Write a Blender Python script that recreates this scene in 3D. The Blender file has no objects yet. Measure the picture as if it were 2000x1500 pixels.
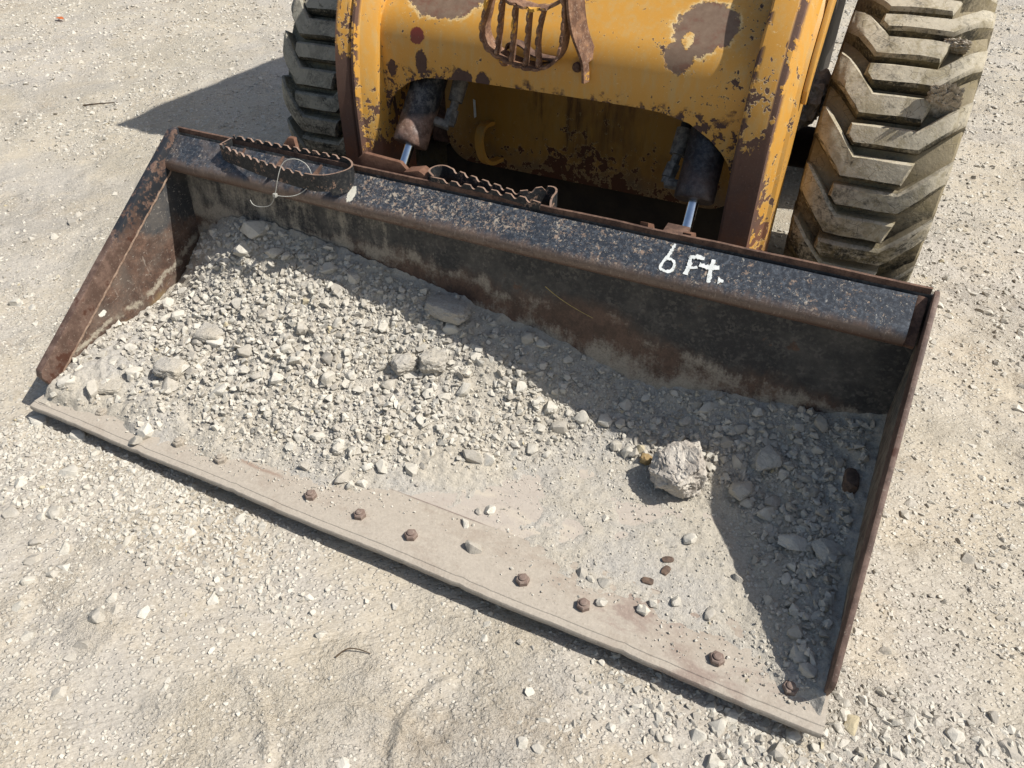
import bpy, bmesh, math, random
import numpy as np
from mathutils import Vector, Matrix

random.seed(7)
rng = np.random.default_rng(7)
SC = bpy.context.scene
COL = SC.collection

# ------------------------------------------------------------------ camera
cam_d = bpy.data.cameras.new("camera")
cam_d.sensor_width = 36.0
cam_d.lens = 36.0 * 1468.7 / 2000.0
cam_d.clip_start = 0.02
cam_d.clip_end = 400.0
cam = bpy.data.objects.new("camera", cam_d)
COL.objects.link(cam)
YAW, PITCH, ROLL = 0.446805, 0.888063, 0.003123
cam.matrix_world = (Matrix.Translation((1.63428, -0.73118, 1.18332)) @ Matrix.Rotation(YAW, 4, 'Z')
                    @ Matrix.Rotation(PITCH, 4, 'X') @ Matrix.Rotation(ROLL, 4, 'Z'))
SC.camera = cam

# ------------------------------------------------------------------ sky and sun
SUN = Vector((0.76, 0.21, 1.0)).normalized()
world = bpy.data.worlds.new("World")
SC.world = world
world.use_nodes = True
wn = world.node_tree
bg = wn.nodes['Background']
sky = wn.nodes.new('ShaderNodeTexSky')
sky.sky_type = 'NISHITA'
sky.sun_disc = False
sky.sun_elevation = math.asin(SUN.z)
sky.sun_rotation = math.atan2(SUN.x, SUN.y)
sky.air_density = 1.2
sky.dust_density = 2.5
wn.links.new(sky.outputs[0], bg.inputs[0])
bg.inputs[1].default_value = 0.088
sun_d = bpy.data.lights.new("sun", 'SUN')
sun_d.energy = 4.8
sun_d.angle = math.radians(0.53)
sun_d.color = (1.0, 0.972, 0.925)
sun = bpy.data.objects.new("sun", sun_d)
sun.rotation_euler = SUN.to_track_quat('Z', 'Y').to_euler()
sun.location = (3, 2, 6)
COL.objects.link(sun)

SC.view_settings.view_transform = 'Standard'
SC.view_settings.look = 'None'
SC.view_settings.gamma = 1.0
SC.view_settings.exposure = 0.29
try:
    SC.view_settings.use_curve_mapping = False
except Exception:
    pass

# ------------------------------------------------------------------ small tools
def srgb(h):
    h = h.lstrip('#')
    v = [int(h[i:i + 2], 16) / 255.0 for i in (0, 2, 4)]
    return tuple(c / 12.92 if c <= 0.04045 else ((c + 0.055) / 1.055) ** 2.4 for c in v) + (1.0,)


class NB:
    """Terse builder for a Principled material."""
    def __init__(s, name, rough=0.8, metal=0.0, spec=0.5):
        s.m = bpy.data.materials.new(name)
        s.m.use_nodes = True
        s.t = s.m.node_tree
        s.t.nodes.clear()
        s.o = s.t.nodes.new('ShaderNodeOutputMaterial')
        s.b = s.t.nodes.new('ShaderNodeBsdfPrincipled')
        s.t.links.new(s.b.outputs[0], s.o.inputs[0])
        s.b.inputs['Roughness'].default_value = rough
        s.b.inputs['Metallic'].default_value = metal
        s.b.inputs['Specular IOR Level'].default_value = spec
        s._pos = None

    def put(s, sock, v):
        if isinstance(v, bpy.types.NodeSocket):
            s.t.links.new(v, sock)
        elif v is not None:
            if isinstance(v, (int, float)) and sock.type == 'RGBA':
                v = (v, v, v, 1)
            if isinstance(v, (int, float)) and sock.type == 'VECTOR':
                v = (v, v, v)
            sock.default_value = v

    def pos(s):
        if s._pos is None:
            s._pos = s.t.nodes.new('ShaderNodeNewGeometry').outputs['Position']
        return s._pos

    def obj(s):
        return s.t.nodes.new('ShaderNodeTexCoord').outputs['Object']

    def rand(s):
        return s.t.nodes.new('ShaderNodeObjectInfo').outputs['Random']

    def attr(s, name):
        n = s.t.nodes.new('ShaderNodeAttribute')
        n.attribute_name = name
        return n.outputs['Fac']

    def xyz(s, v=None):
        n = s.t.nodes.new('ShaderNodeSeparateXYZ')
        s.put(n.inputs[0], v if v is not None else s.pos())
        return n.outputs[0], n.outputs[1], n.outputs[2]

    def normal(s):
        n = s.t.nodes.new('ShaderNodeNewGeometry')
        q = s.t.nodes.new('ShaderNodeSeparateXYZ')
        s.put(q.inputs[0], n.outputs['True Normal'])
        return q.outputs[0], q.outputs[1], q.outputs[2]

    def scale(s, k, v=None):
        n = s.t.nodes.new('ShaderNodeVectorMath')
        n.operation = 'MULTIPLY'
        s.put(n.inputs[0], v if v is not None else s.pos())
        s.put(n.inputs[1], k)
        return n.outputs[0]

    def noise(s, sc, det=3, rough=0.55, v=None, dist=0.0):
        n = s.t.nodes.new('ShaderNodeTexNoise')
        s.put(n.inputs['Vector'], v if v is not None else s.pos())
        n.inputs['Scale'].default_value = sc
        n.inputs['Detail'].default_value = det
        n.inputs['Roughness'].default_value = rough
        n.inputs['Distortion'].default_value = dist
        return n.outputs['Fac']

    def voro(s, sc, v=None, feat='F1', out='Distance', rnd=1.0):
        n = s.t.nodes.new('ShaderNodeTexVoronoi')
        n.feature = feat
        s.put(n.inputs['Vector'], v if v is not None else s.pos())
        n.inputs['Scale'].default_value = sc
        n.inputs['Randomness'].default_value = rnd
        return n.outputs[out]

    def ma(s, op, a, b=None, c=None):
        n = s.t.nodes.new('ShaderNodeMath')
        n.operation = op
        s.put(n.inputs[0], a)
        if b is not None:
            s.put(n.inputs[1], b)
        if c is not None:
            s.put(n.inputs[2], c)
        return n.outputs[0]

    def add(s, a, b): return s.ma('ADD', a, b)
    def sub(s, a, b): return s.ma('SUBTRACT', a, b)
    def mul(s, a, b): return s.ma('MULTIPLY', a, b)
    def mx(s, a, b): return s.ma('MAXIMUM', a, b)
    def mn(s, a, b): return s.ma('MINIMUM', a, b)
    def inv(s, a): return s.ma('SUBTRACT', 1.0, a)

    def step(s, v, a, b, lo=0.0, hi=1.0):
        n = s.t.nodes.new('ShaderNodeMapRange')
        n.interpolation_type = 'SMOOTHSTEP' if a < b else 'LINEAR'
        s.put(n.inputs['Value'], v)
        n.inputs['From Min'].default_value = a
        n.inputs['From Max'].default_value = b
        n.inputs['To Min'].default_value = lo
        n.inputs['To Max'].default_value = hi
        return n.outputs[0]

    def mix(s, f, a, b, mode='MIX'):
        n = s.t.nodes.new('ShaderNodeMix')
        n.data_type = 'RGBA'
        n.blend_type = mode
        s.put(n.inputs['Factor'], f)
        s.put(n.inputs['A'], a) if False else s.put(n.inputs[6], a)
        s.put(n.inputs[7], b)
        return n.outputs[2]

    def bump(s, h, strength=0.5, dist=0.002, n0=None):
        n = s.t.nodes.new('ShaderNodeBump')
        n.inputs['Strength'].default_value = strength
        n.inputs['Distance'].default_value = dist
        s.put(n.inputs['Height'], h)
        if n0 is not None:
            s.put(n.inputs['Normal'], n0)
        return n.outputs[0]

    def blob(s, c, r, wob=0.4, sc=18.0, soft=0.06, rim=0.0):
        """1 inside a ragged patch about the point c with radii r (a chip or stain with a shape of its own)."""
        n = s.t.nodes.new('ShaderNodeVectorMath')
        n.operation = 'SUBTRACT'
        s.put(n.inputs[0], s.pos())
        n.inputs[1].default_value = c
        d = s.scale((1 / r[0], 1 / r[1], 1 / r[2]), n.outputs[0])
        l = s.t.nodes.new('ShaderNodeVectorMath')
        l.operation = 'LENGTH'
        s.put(l.inputs[0], d)
        w = s.mul(s.sub(s.add(s.mul(s.noise(sc, 5, 0.65), 0.6), s.mul(s.noise(sc * 3.1, 4, 0.65), 0.4)), 0.5), wob * 5.0)
        d = s.add(l.outputs['Value'], w)
        if rim:
            return s.step(d, 1.0 + soft, 1.0 - soft), s.step(d, 1.0 + soft + rim, 1.0 + soft)
        return s.step(d, 1.0 + soft, 1.0 - soft)

    def done(s, col, rough=None, nrm=None, metal=None):
        s.put(s.b.inputs['Base Color'], col)
        if rough is not None:
            s.put(s.b.inputs['Roughness'], rough)
        if nrm is not None:
            s.put(s.b.inputs['Normal'], nrm)
        if metal is not None:
            s.put(s.b.inputs['Metallic'], metal)
        return s.m


def thing(name, label, cat, loc=(0, 0, 0), group=None):
    o = bpy.data.objects.new(name, None)
    o.empty_display_size = 0.1
    COL.objects.link(o)
    o.location = loc
    o['label'] = label
    o['category'] = cat
    if group:
        o['group'] = group
    return o


def tag(o, label, cat, group=None):
    o['label'] = label
    o['category'] = cat
    if group:
        o['group'] = group
    return o


def wloc(o):
    v = Vector((0, 0, 0))
    while o is not None:
        v += o.location
        o = o.parent
    return v


def link_mesh(name, me, parent=None, loc=None):
    o = bpy.data.objects.new(name, me)
    COL.objects.link(o)
    if parent is not None:
        o.parent = parent
    if loc is not None:
        o.location = loc
    return o


def finish(me, mat, ang=35):
    if mat is not None:
        me.materials.append(mat)
    me.shade_smooth() if hasattr(me, 'shade_smooth') else None
    for p in me.polygons:
        p.use_smooth = True
    me.set_sharp_from_angle(angle=math.radians(ang))
    me.update()
    return me


def from_bm(name, bm, mat, parent=None, loc=None, bevel=0.0, seg=2, ang=35):
    """World-space bmesh -> one object whose origin is loc (or its parent's place)."""
    bmesh.ops.recalc_face_normals(bm, faces=bm.faces)
    if bevel > 0:
        es = [e for e in bm.edges if len(e.link_faces) == 2 and e.calc_face_angle(0) > math.radians(32)]
        bmesh.ops.bevel(bm, geom=es, offset=bevel, segments=seg, profile=0.6, affect='EDGES', clamp_overlap=True)
    base = wloc(parent) if parent is not None else Vector((0, 0, 0))
    here = Vector(loc) if loc is not None else base
    bmesh.ops.translate(bm, verts=bm.verts, vec=-here)
    me = bpy.data.meshes.new(name)
    bm.to_mesh(me)
    bm.free()
    finish(me, mat, ang)
    return link_mesh(name, me, parent, here - base)


def add_prism(bm, pts, off):
    """pts: planar loop of 3D points, swept by the vector off."""
    a = [bm.verts.new(p) for p in pts]
    b = [bm.verts.new(Vector(p) + Vector(off)) for p in pts]
    n = len(pts)
    bm.faces.new(a[::-1])
    bm.faces.new(b)
    for i in range(n):
        bm.faces.new((a[i], a[(i + 1) % n], b[(i + 1) % n], b[i]))


def add_box(bm, lo, hi):
    x0, y0, z0 = lo
    x1, y1, z1 = hi
    add_prism(bm, [(x0, y0, z0), (x1, y0, z0), (x1, y1, z0), (x0, y1, z0)], (0, 0, z1 - z0))


def add_tube(bm, path, r, seg=10, cap=True):
    path = [Vector(p) for p in path]
    rs = r if isinstance(r, (list, tuple)) else [r] * len(path)
    rings = []
    up = None
    for i, p in enumerate(path):
        t = (path[min(i + 1, len(path) - 1)] - path[max(i - 1, 0)]).normalized()
        if up is None:
            up = t.orthogonal().normalized()
        up = (up - t * up.dot(t)).normalized()
        bi = t.cross(up)
        rings.append([bm.verts.new(p + (up * math.cos(a) + bi * math.sin(a)) * rs[i])
                      for a in [2 * math.pi * k / seg for k in range(seg)]])
    for a, b in zip(rings, rings[1:]):
        for k in range(seg):
            bm.faces.new((a[k], a[(k + 1) % seg], b[(k + 1) % seg], b[k]))
    if cap:
        bm.faces.new(rings[0][::-1])
        bm.faces.new(rings[-1])


def resample(pts, d, closed=False):
    pts = [Vector(p) for p in pts]
    if closed:
        pts = pts + [pts[0]]
    out = []
    for a, b in zip(pts, pts[1:]):
        n = max(1, int(round((b - a).length / d)))
        for k in range(n):
            out.append(a.lerp(b, k / n))
    if not closed:
        out.append(pts[-1])
    return out


def smooth_path(pts, it=2, closed=False):
    pts = [Vector(p) for p in pts]
    for _ in range(it):
        q = []
        n = len(pts)
        rngi = range(n) if closed else range(n - 1)
        if not closed:
            q.append(pts[0])
        for i in rngi:
            a, b = pts[i], pts[(i + 1) % n]
            q += [a.lerp(b, 0.25), a.lerp(b, 0.75)]
        if not closed:
            q.append(pts[-1])
        pts = q
    return pts


def add_strip(bm, path, up, width, th, closed=False):
    """Flat bar standing on edge along a path: width(i, s) along up, th across."""
    path = [Vector(p) for p in path]
    up = Vector(up)
    n = len(path)
    rows = []
    s = 0.0
    for i, p in enumerate(path):
        if closed:
            t = path[(i + 1) % n] - path[i - 1]
        else:
            t = path[min(i + 1, n - 1)] - path[max(i - 1, 0)]
        nr = t.cross(up).normalized()
        lo, hi = width(i, s)
        rows.append([bm.verts.new(p + nr * th / 2 + up * lo), bm.verts.new(p - nr * th / 2 + up * lo),
                     bm.verts.new(p - nr * th / 2 + up * hi), bm.verts.new(p + nr * th / 2 + up * hi)])
        s += (path[(i + 1) % n] - p).length
    m = n if closed else n - 1
    for i in range(m):
        a, b = rows[i], rows[(i + 1) % n]
        for k in range(4):
            bm.faces.new((a[k], a[(k + 1) % 4], b[(k + 1) % 4], b[k]))
    if not closed:
        bm.faces.new(rows[0][::-1])
        bm.faces.new(rows[-1])


def add_section(bm, rings):
    """Closed cross-sections joined into one solid bar."""
    vs = [[bm.verts.new(p) for p in r] for r in rings]
    n = len(vs[0])
    for a, b in zip(vs, vs[1:]):
        for k in range(n):
            bm.faces.new((a[k], a[(k + 1) % n], b[(k + 1) % n], b[k]))
    bm.faces.new(vs[0][::-1])
    bm.faces.new(vs[-1])


# vectorised value noise
def _h(ix, iy, seed):
    n = (ix.astype(np.int64) * 374761393 + iy.astype(np.int64) * 668265263 + seed * 1442695041) & 0xffffffff
    n = ((n ^ (n >> 13)) * 1274126177) & 0xffffffff
    return ((n ^ (n >> 16)) & 0xffff) / 65535.0


def vnoise(x, y, seed=0):
    ix, iy = np.floor(x), np.floor(y)
    fx, fy = x - ix, y - iy
    fx = fx * fx * (3 - 2 * fx)
    fy = fy * fy * (3 - 2 * fy)
    a, b = _h(ix, iy, seed), _h(ix + 1, iy, seed)
    c, d = _h(ix, iy + 1, seed), _h(ix + 1, iy + 1, seed)
    return (a + (b - a) * fx) * (1 - fy) + (c + (d - c) * fx) * fy


def fbm(x, y, f, oct=4, seed=0, gain=0.5):
    s = np.zeros_like(x)
    amp, tot = 1.0, 0.0
    for o in range(oct):
        c, sn = math.cos(0.6 + o), math.sin(0.6 + o)
        s += amp * vnoise((x * c - y * sn) * f, (x * sn + y * c) * f, seed + o)
        tot += amp
        amp *= gain
        f *= 2.03
    return s / tot


def grid_mesh(name, xs, ys, zf, mat, smooth=True):
    X, Y = np.meshgrid(xs, ys)
    Z = zf(X, Y)
    nx, ny = len(xs), len(ys)
    co = np.stack([X, Y, Z], -1).reshape(-1, 3).astype(np.float32)
    i = np.arange(nx * ny).reshape(ny, nx)
    q = np.stack([i[:-1, :-1], i[:-1, 1:], i[1:, 1:], i[1:, :-1]], -1).reshape(-1, 4)
    me = bpy.data.meshes.new(name)
    me.vertices.add(len(co))
    me.vertices.foreach_set('co', co.ravel())
    me.loops.add(q.size)
    me.loops.foreach_set('vertex_index', q.ravel().astype(np.int32))
    me.polygons.add(len(q))
    me.polygons.foreach_set('loop_start', np.arange(0, q.size, 4, dtype=np.int32))
    me.update(calc_edges=True)
    me.polygons.foreach_set('use_smooth', np.full(len(q), smooth))
    me.materials.append(mat)
    me.update()
    return me


GZ = -0.045          # ground level; the bucket floor is z = 0
W = 1.83             # bucket width (six feet)

# measured places: heap heights (x, y, z), single stones (x, y, diameter in mm), brush strokes on the flange (x, y)
HEAP_POINTS = [(0.0, 0.03, 0.012), (0.1, 0.045, 0.02), (0.3, 0.05, 0.014), (0.5, 0.055, 0.008), (0.18, 0.06, 0.008), (0.47, 0.085, 0.008), (0.68, 0.113, 0.008), (0.85, 0.143, 0.008), (1.05, 0.239, 0.006), (1.18, 0.354, 0.006), (1.3, 0.448, 0.01), (1.43, 0.374, 0.002), (1.587, 0.388, 0.006), (1.665, 0.218, 0.004), (1.75, 0.06, 0.006), (0.012, 0.134, 0.045), (0.012, 0.277, 0.059), (0.012, 0.494, 0.075), (0.012, 0.57, 0.125), (0.06, 0.6, 0.19), (0.14, 0.605, 0.24), (0.28, 0.605, 0.255), (0.44, 0.605, 0.245), (0.625, 0.605, 0.22), (0.8, 0.605, 0.2), (0.94, 0.605, 0.175), (1.074, 0.605, 0.15), (1.22, 0.6, 0.105), (1.37, 0.6, 0.096), (1.493, 0.6, 0.115), (1.6, 0.6, 0.13), (1.7, 0.6, 0.145), (1.81, 0.6, 0.17), (1.812, 0.45, 0.11), (1.812, 0.3, 0.075), (1.812, 0.1, 0.03), (0.3, 0.3, 0.085), (0.55, 0.35, 0.105), (0.3, 0.45, 0.15), (0.6, 0.47, 0.15), (0.8, 0.4, 0.085), (1.0, 0.45, 0.085), (0.8, 0.25, 0.04), (1.2, 0.5, 0.055), (1.45, 0.5, 0.04), (1.6, 0.5, 0.06), (1.7, 0.4, 0.05), (1.72, 0.2, 0.018), (0.25, 0.18, 0.045), (0.5, 0.2, 0.045), (1.0, 0.1, -0.012), (1.3, 0.1, -0.012), (1.2, 0.25, -0.008), (1.4, 0.2, -0.008), (1.55, 0.1, -0.008), (1.3, 0.33, -0.004), (0.8, 0.03, -0.01), (0.4, 0.01, -0.02), (0.2, 0.005, -0.02), (0.6, 0.02, -0.02)]
LOAD_STONES = [(0.822, 0.124, 36), (0.848, 0.116, 25), (0.869, 0.132, 27), (0.945, 0.208, 36), (0.888, 0.183, 32), (0.855, 0.173, 34), (0.729, 0.114, 28), (0.773, 0.18, 32), (0.807, 0.186, 30), (0.667, 0.147, 29), (0.713, 0.189, 31), (0.671, 0.172, 29), (1.149, 0.377, 41), (1.188, 0.38, 30), (1.115, 0.369, 32), (1.124, 0.346, 23), (1.144, 0.187, 26), (1.126, 0.175, 19), (1.116, 0.132, 25), (1.161, 0.082, 37), (1.368, 0.271, 21), (1.376, 0.12, 26), (1.421, 0.121, 28), (1.395, 0.114, 16), (1.504, 0.095, 29), (1.517, 0.115, 20), (1.431, 0.077, 22), (1.148, 0.423, 30), (1.187, 0.45, 39), (1.226, 0.488, 42), (1.274, 0.506, 33), (1.31, 0.512, 30), (1.317, 0.465, 30), (1.348, 0.46, 34), (0.888, 0.38, 33), (0.79, 0.37, 39), (1.05, 0.292, 45), (1.084, 0.304, 38), (0.925, 0.39, 31), (0.961, 0.423, 38), (1.073, 0.483, 40), (1.536, 0.288, 34), (1.615, 0.137, 28), (1.553, 0.135, 24), (1.502, 0.094, 28), (1.759, 0.148, 32), (1.771, 0.111, 35), (1.664, 0.289, 25), (1.619, 0.415, 33), (1.668, 0.424, 35), (1.664, 0.396, 44), (1.749, 0.193, 24), (1.791, 0.086, 29), (1.67, 0.362, 28), (1.705, 0.387, 28), (1.758, 0.402, 30), (1.732, 0.445, 31), (1.643, 0.236, 23), (0.256, 0.588, 72), (0.247, 0.537, 58), (0.337, 0.553, 51), (0.5, 0.56, 46), (0.379, 0.551, 33), (0.486, 0.509, 40), (0.552, 0.525, 39), (0.448, 0.544, 35), (0.576, 0.561, 42), (0.7, 0.488, 50), (0.634, 0.489, 33), (0.525, 0.404, 44), (0.41, 0.412, 46), (0.32, 0.42, 42), (0.655, 0.317, 37), (0.82, 0.414, 53), (0.868, 0.438, 55), (0.627, 0.361, 37), (0.519, 0.345, 38), (0.541, 0.271, 43), (0.424, 0.203, 52), (0.295, 0.169, 48), (0.177, 0.172, 48), (0.319, 0.315, 46), (0.426, 0.303, 39), (1.481, 0.575, 35), (1.563, 0.559, 34), (1.363, 0.464, 32), (1.575, 0.493, 34), (1.622, 0.539, 34), (1.543, 0.527, 32), (1.446, 0.55, 32), (1.671, 0.576, 34), (1.719, 0.54, 36), (1.762, 0.513, 33), (1.584, 0.591, 37), (1.481, 0.516, 28), (1.651, 0.671, 40), (0.99, 0.613, 42), (0.933, 0.618, 42), (1.044, 0.584, 36), (0.864, 0.537, 37), (0.948, 0.506, 36), (0.794, 0.511, 32), (1.099, 0.55, 33), (1.008, 0.519, 31), (0.054, 0.077, 43), (0.127, 0.086, 51), (0.329, 0.019, 34), (0.334, 0.047, 39)]
YARD_STONES = [(0.226, -0.095, 56), (0.153, -0.162, 35), (0.296, -0.19, 41), (0.279, -0.209, 28), (0.329, -0.258, 35), (0.394, -0.25, 42), (0.361, -0.293, 35), (0.431, -0.277, 31), (0.424, -0.298, 27), (0.394, -0.331, 29), (0.577, -0.29, 27), (0.607, -0.306, 29), (0.585, -0.332, 38), (0.656, -0.284, 38), (0.753, -0.208, 30), (0.813, -0.252, 21), (0.623, -0.24, 27), (0.495, -0.177, 34), (0.591, -0.104, 33), (0.658, -0.026, 35), (0.607, -0.06, 26), (0.716, -0.025, 28), (0.519, -0.127, 29), (0.436, -0.101, 25), (0.188, -0.202, 27), (0.608, -0.387, 40), (0.609, -0.411, 27), (0.504, -0.414, 32), (0.982, -0.178, 28), (0.495, 0.0, 32), (0.14, 0.002, 51), (0.008, -0.002, 50), (0.307, -0.016, 34), (0.224, -0.023, 30), (1.883, 0.066, 40), (1.947, 0.101, 37), (1.97, 0.108, 37), (1.907, 0.078, 26), (1.927, 0.111, 25), (1.692, -0.091, 43), (1.725, -0.084, 34), (1.612, -0.089, 23), (1.655, -0.063, 34), (1.681, -0.032, 42), (1.668, -0.007, 35), (1.95, 0.05, 30), (1.782, -0.031, 44), (1.794, 0.004, 35), (1.929, 0.015, 30), (2.033, 0.12, 36), (2.117, 0.131, 47), (2.094, 0.18, 28), (1.863, 0.098, 26), (1.868, 0.078, 28), (1.697, -0.005, 29), (1.938, 0.636, 33), (2.16, 1.101, 46), (2.007, 0.131, 31), (1.992, 0.096, 25), (0.647, -0.468, 33), (0.603, -0.445, 24), (0.43, -0.378, 31), (0.209, -0.23, 40), (-0.802, 0.772, 51), (-0.836, 0.822, 39), (-0.509, 0.329, 48), (-0.444, 0.33, 36), (-0.49, 0.323, 36), (-0.637, 0.499, 35), (-0.311, 0.38, 35), (1.4, -0.199, 28), (1.426, -0.196, 24), (1.157, -0.353, 22), (1.862, 0.052, 30), (2.057, 0.892, 25), (2.078, 0.792, 25), (2.136, 1.584, 29)]
STROKES = [[(1.3461, 0.6279), (1.3435, 0.6161), (1.339, 0.6039), (1.3347, 0.5961), (1.3312, 0.5867), (1.3335, 0.5837), (1.343, 0.5812), (1.3512, 0.5819), (1.3577, 0.5866), (1.358, 0.5961), (1.3527, 0.6012), (1.3436, 0.603), (1.3364, 0.5999)], [(1.3841, 0.614), (1.3864, 0.5981), (1.3851, 0.5832)], [(1.3819, 0.6119), (1.3951, 0.6152), (1.4107, 0.6147)], [(1.3874, 0.5957), (1.3963, 0.5965), (1.4024, 0.5994)], [(1.4285, 0.6163), (1.4281, 0.6042), (1.4303, 0.5936), (1.4321, 0.5786)], [(1.405, 0.6033), (1.4186, 0.6024), (1.4297, 0.6028), (1.4438, 0.6055)], [(1.4487, 0.5852), (1.4593, 0.5864)]]
TYRE_MUD = [(1.756, 1.105, 0.642), (1.752, 1.210, 0.733)]

# ------------------------------------------------------------------ materials
def m_ground():
    b = NB('packed_gravel_dirt', rough=0.95, spec=0.2)
    big = b.noise(0.9, 4, 0.6)
    mid = b.noise(5.5, 4, 0.65)
    col = b.mix(b.step(big, 0.40, 0.60), srgb('#aea594'), srgb('#aaa398'))
    col = b.mix(b.step(mid, 0.42, 0.66, 0, 0.6), col, srgb('#b3a792'))
    col = b.mix(b.step(b.noise(2.2, 5, 0.7), 0.56, 0.72, 0, 0.65), col, srgb('#9b8d79'))
    fine = b.noise(170, 4, 0.7)
    col = b.mix(b.step(fine, 0.5, 0.72, 0, 0.5), col, srgb('#cfc7b6'))
    col = b.mix(b.step(fine, 0.47, 0.3, 0, 0.55), col, srgb('#857b69'))
    v = b.voro(110)
    vc = b.t.nodes.new('ShaderNodeSeparateColor')
    b.put(vc.inputs[0], b.voro(110, out='Color'))
    chip = b.mul(b.step(vc.outputs[0], 0.38, 0.46), b.step(v, 0.44, 0.36))
    chip = b.mul(chip, b.step(b.noise(7, 3), 0.36, 0.54))
    col = b.mix(b.mul(chip, 0.7), col, b.mix(vc.outputs[1], srgb('#a79f93'), srgb('#d6cfc0')))
    v2 = b.voro(48)
    vc2 = b.t.nodes.new('ShaderNodeSeparateColor')
    b.put(vc2.inputs[0], b.voro(48, out='Color'))
    chip2 = b.mul(b.step(vc2.outputs[0], 0.72, 0.78), b.step(v2, 0.40, 0.34))
    x, y, z = b.xyz()
    far = b.step(y, 0.9, 1.8)
    chip2 = b.mul(chip2, far)
    col = b.mix(b.mul(chip2, 0.55), col, b.mix(vc2.outputs[1], srgb('#a29a8e'), srgb('#d9d3c6')))
    pk = b.step(b.add(b.mul(b.noise(1.7, 4, 0.6), 0.7), b.mul(b.noise(7, 3), 0.3)), 0.45, 0.55, 1.0, 0.22)
    sv = b.t.nodes.new('ShaderNodeVectorRotate')
    sv.rotation_type = 'Z_AXIS'
    b.put(sv.inputs['Vector'], b.pos())
    sv.inputs['Angle'].default_value = math.radians(-38)
    streak = b.noise(26, 5, 0.7, b.scale((0.35, 1.3, 1.0), sv.outputs[0]))
    n = b.bump(streak, 1.0, 0.010)
    n = b.bump(b.mul(b.noise(38, 5, 0.65), pk), 1.0, 0.009, n)
    n = b.bump(b.mul(b.noise(110, 4, 0.7), pk), 1.0, 0.0045, n)
    n = b.bump(b.mul(fine, pk), 0.9, 0.0028, n)
    n = b.bump(b.mul(chip, b.inv(v)), 0.9, 0.004, n)
    n = b.bump(b.mul(chip2, b.inv(v2)), 0.9, 0.008, n)
    return b.done(col, nrm=n)


def m_fines():
    b = NB('limestone_fines', rough=0.96, spec=0.2)
    a = b.noise(4.5, 5, 0.65)
    col = b.mix(b.step(a, 0.4, 0.62), srgb('#ada596'), srgb('#a7a299'))
    fine = b.noise(190, 4, 0.72)
    col = b.mix(b.step(fine, 0.5, 0.72, 0, 0.5), col, srgb('#cdc5b5'))
    col = b.mix(b.step(fine, 0.47, 0.3, 0, 0.6), col, srgb('#7f776a'))
    n = b.bump(b.noise(60, 5, 0.7), 0.9, 0.006)
    n = b.bump(fine, 0.8, 0.002, n)
    return b.done(col, nrm=n)


def m_stone(name, by_attr):
    b = NB(name, rough=0.93, spec=0.25)
    t = b.attr('tone') if by_attr else b.rand()
    v = b.pos()
    col = b.mix(b.step(t, 0.0, 0.55), srgb('#a39c90'), srgb('#b9b3a6'))
    col = b.mix(b.step(t, 0.55, 0.85), col, srgb('#c3bdb0'))
    col = b.mix(b.step(t, 0.988, 0.996), col, srgb('#b0a488'))
    n1 = b.noise(75, 5, 0.7, v)
    col = b.mix(b.step(n1, 0.52, 0.75, 0, 0.45), col, srgb('#d2ccc0'))
    col = b.mix(b.step(n1, 0.46, 0.3, 0, 0.5), col, srgb('#86806f'))
    n = b.bump(b.noise(140, 5, 0.75, v), 0.8, 0.0022)
    n = b.bump(b.noise(420, 3, 0.6, v), 0.5, 0.0008, n)
    return b.done(col, nrm=n)


RUST = ('#4c3a31', '#6c5446', '#3a2c26')


def rust_col(b, sc=45):
    n = b.noise(sc, 5, 0.7)
    f = b.noise(sc * 7, 3, 0.7)
    c = b.mix(b.step(n, 0.38, 0.62), srgb(RUST[0]), srgb(RUST[1]))
    c = b.mix(b.step(f, 0.45, 0.3, 0, 0.7), c, srgb(RUST[2]))
    return b.mix(b.step(f, 0.55, 0.75, 0, 0.4), c, srgb('#8a6a56'))


def dusty(b, col, amt, sc=22):
    """Lay pale dust over a surface where amt (socket or number) is high."""
    n = b.add(b.mul(b.noise(sc, 5, 0.7), 0.65), b.mul(b.noise(sc * 9, 3, 0.7), 0.35))
    f = b.mul(b.step(b.add(n, b.sub(amt, 0.5)), 0.36, 0.68), 0.9)
    f = b.mul(f, b.step(b.noise(240, 3, 0.75), 0.30, 0.52, 0.55, 1.0))
    return b.mix(f, col, b.mix(b.noise(140, 3, 0.7), srgb('#8a8274'), srgb('#b3aa9a'))), f


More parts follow.
